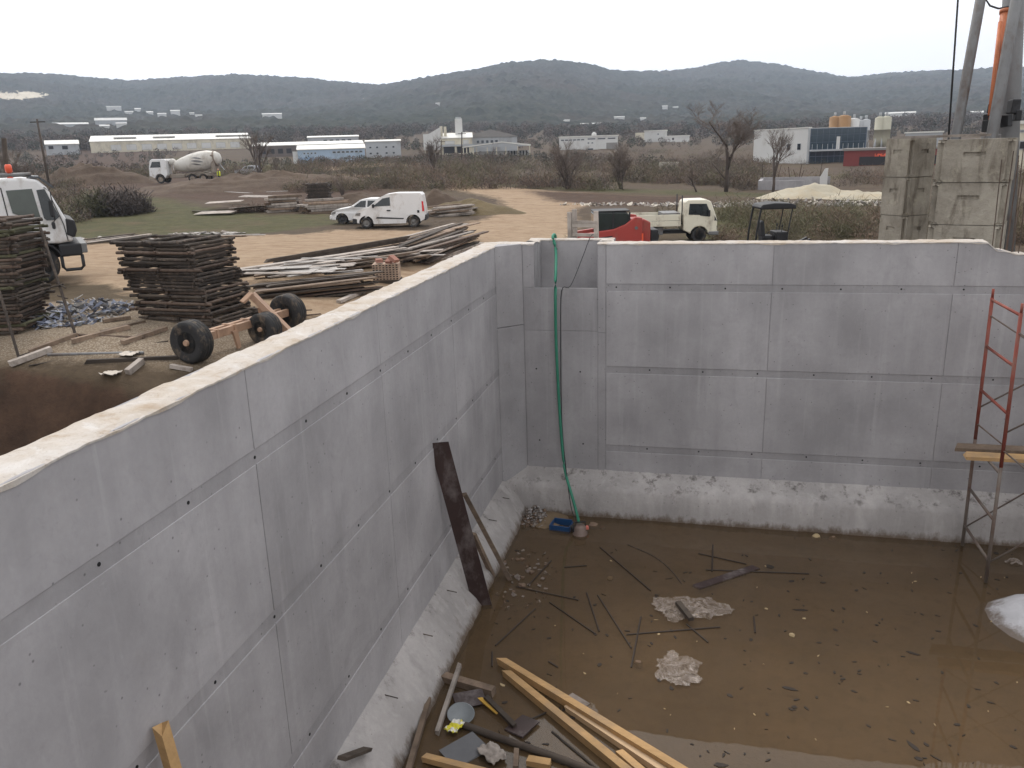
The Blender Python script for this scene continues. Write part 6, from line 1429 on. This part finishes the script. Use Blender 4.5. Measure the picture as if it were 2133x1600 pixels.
p = W_(960, 1492, .02); b = MB(); b.lathe([(.01, 0), (.10, .0), (.14, .03), (.15, .045), (.14, .04), (.10, .012), (.01, .012)], (0, 0, 0), 'Z', 22); tag(b.build('plastic_dish', mat('grey_plastic', lin(112, 116, 118), .3, .15, 8, .05), None, p, (.2, .1, 0)), 'round grey plastic dish among the scrap', 'dish')
def rag2(u, v, s, m, label, name, cat, seed, z=.03):
    c = W_(u, v, z); V = []; F = []; n = 14
    for i in range(n+1):
        for j in range(n+1):
            x = (i/n-.5)*2; y = (j/n-.5)*2; V.append((s*x*(1+.2*nz(y*2, seed)), s*.7*y*(1+.3*nz(x*2, seed, 3)), s*.55*abs(nz(x*1.8+seed, y*1.8))+.01))
    for i in range(n):
        for j in range(n): F.append((i*(n+1)+j, (i+1)*(n+1)+j, (i+1)*(n+1)+j+1, i*(n+1)+j+1))
    b = MB(); b.add(V, F, True); o = b.build(name, m, None, c, (0, 0, seed)); o.modifiers.new('thick', 'SOLIDIFY').thickness = .006; tag(o, label, cat)
YB = NT('yellow_bag'); _n = YB.noise(YB.pos(), 9, 4); YB.base(YB.ramp(_n, [(.40, lin(206, 196, 50)), (.47, lin(206, 196, 50)), (.5, lin(214, 210, 200)), (1, lin(200, 196, 188))]), .4)
rag2(948, 1516, .10, YB.m, 'small yellow and white crumpled bag', 'crumpled_bag', 'bag', 1.3); rag2(1026, 1572, .14, WOOD_GREY, 'torn pale cardboard beside the log', 'cardboard_scrap', 'cardboard', 2.4)
# timber prop in the near left, leaning on the wall
a = at(338, 1522, x=.07); tag(stick('timber_prop', 'bar', WOOD_NEW, (a.x+.62, a.y-.35, ZW-.05), a, .07, .07, roll=.3), 'squared timber prop leaning on the left wall at the bottom edge', 'timber')
# flecks of bark and chips on the water
def flecks(name, label, n, seed, m, s0, s1):
    rg = np.random.default_rng(seed); b = MB(); i = 0
    random.seed(seed)
    while i < n:
        u = U(990, 2125); v = U(1120, 1595)
        if random.random() > .35+.65*(v-1120)/475 and u < 1500: continue
        p = W_(u, v, .003)
        if p.x < .55: continue
        k = random.choice((3, 4, 5)); s = U(s0, s1)*(2.2 if random.random() < .08 else 1); a = U(0, 6.28); asp = U(.15, .7)
        V = [];
        for j in range(6):
            t_ = 2*math.pi*j/6; r_ = U(.6, 1); x = s*r_*math.cos(t_); y = s*asp*r_*math.sin(t_); V.append((p.x+x*math.cos(a)-y*math.sin(a), p.y+x*math.sin(a)+y*math.cos(a), p.z+U(0, .006)))
        V += [(x, y, z-.008) for x, y, z in V]; b.add(V, [(0, 1, 2, 3, 4, 5)]+[(q, q+6, (q+1) % 6+6, (q+1) % 6) for q in range(6)]); i += 1
    return tag(b.build(name, m), label, None, None, 'stuff')
flecks('floating_bark', 'dark flecks of bark floating on the muddy water', 210, 61, mat('wet_bark', lin(44, 35, 28), .7, .25, 8, .1, rv=0), .018, .05); flecks('floating_chips', 'pale chips floating on the muddy water', 36, 62, ST1, .012, .035)
# pale concrete mound at the right
cm = W_(2200, 1300); V = []; F = []; n = 40
for i in range(n+1):
    for j in range(n):
        r = i/n; a = 2*math.pi*j/n; rr = r*(1+.12*nz(math.cos(a)+3, math.sin(a))); V.append((.95*rr*math.cos(a), .80*rr*math.sin(a), -.14+.46*(1-r)**.0*(1-r**1.7)+.02*nz(rr*math.cos(a)*5, rr*math.sin(a)*5)))
for i in range(n):
    for j in range(n): F.append((i*n+j, i*n+(j+1) % n, (i+1)*n+(j+1) % n, (i+1)*n+j))
b = MB(); b.add(V, F, True); tag(b.build('concrete_mound', concrete('white_concrete', lin(190, 188, 190), .3, False, .25, 0, .4, lin(120, 106, 92), True), None, cm), 'smooth pale concrete mound rising from the water at the right', 'concrete')
# scaffold tower
SX = 7.10; SY = [-.52, -1.62]; t = thing('scaffold_tower', 'narrow scaffold tower with red upper frame at the right of the tank', 'scaffold', (SX, -1.07, ZW-.1))
zt = [at(2067, 620, y=SY[0]).z, at(2133, 652, y=SY[1]).z]; ztop = zt[0]; zmid = at(2032, 915, y=SY[0]).z
SCG = mat('dull_scaffold_pipe', lin(112, 102, 94), .75, .25, 8, .2, dirt=lin(96, 66, 52), dirt_amt=.35, rv=.05)
def lean_x(z): return SX+(at(2067, 620, y=SY[0]).x-SX)*(z-ZW)/(ztop-ZW)
for off in (0, 2.0):
    for y in SY:
        for (z0, z1, m) in ((ZW-.1, zmid, SCG), (zmid+.004, ztop, REDRUST)):
            b = MB(); b.tube(rel(t, (lean_x(z0)+off, y, z0)), rel(t, (lean_x(z1)+off, y, z1)), .024, .024, 10); b.build('leg', m, t)
        b = MB(); b.tube(rel(t, (lean_x(ztop)+off, y, ztop)), rel(t, (lean_x(ztop)+off, y, ztop+.12)), .018, .018, 8); b.build('spigot', REDRUST, t)
    for f, m in ((.06, SCG), (.22, SCG), (.40, SCG), (.62, REDRUST), (.79, REDRUST), (.965, REDRUST)):
        z = ZW+(ztop-ZW)*f+.1; x = lean_x(z)+off; b = MB(); b.tube(rel(t, (x, SY[0], z)), rel(t, (x, SY[1], z)), .02, .02, 8); b.build('rung', m, t)
for y in SY:
    for f0, f1 in ((.06, .50), (.50, .06), (.56, .92), (.92, .56)):
        z0 = ZW+(ztop-ZW)*f0+.05; z1 = ZW+(ztop-ZW)*f1+.05; b = MB(); b.tube(rel(t, (lean_x(z0), y+.03*(1 if f0 < f1 else -1), z0)), rel(t, (lean_x(z1)+2.0, y+.03*(1 if f0 < f1 else -1), z1)), .012, .012, 6); b.build('diagonal_brace', SCG, t)
zp = ZW+(ztop-ZW)*.40+.1+.046; pa = at(1998, 905, z=zp); 
pa = at(2000, 908, y=-1.0)
for k, y in enumerate((-.78, -1.12)):
    tag(stick('scaffold_plank', 'bar', WOOD_NEW if k else WOOD_OLD, (lean_x(zp)-.32+.05*k, y, zp), (lean_x(zp)+2.4, y, zp), .22, .05), ('front' if k else 'rear')+' wooden plank resting on the scaffold rungs', 'plank')
# plastic litter at the scaffold foot
crumple(2112, 1172, .18, .12, .4, 'scrap of clear plastic behind the front scaffold foot', 7.7, .04)

# ------------------------------------------------------------------ haze in the valley air
b = MB(); b.b2(-3400, 3000, -320, 3500, -6.2, 330)
hz_m = bpy.data.materials.new('haze_air'); hz_m.use_nodes = True; n_ = hz_m.node_tree; n_.nodes.clear()
o_ = n_.nodes.new('ShaderNodeOutputMaterial'); v_ = n_.nodes.new('ShaderNodeVolumePrincipled'); v_.inputs['Density'].default_value = .00022; v_.inputs['Color'].default_value = (.72, .83, 1.0, 1); v_.inputs['Anisotropy'].default_value = .1
n_.links.new(v_.outputs[0], o_.inputs['Volume'])
hzo = b.build('haze', hz_m); tag(hzo, 'thin bluish haze filling the valley air', None, None, 'stuff')
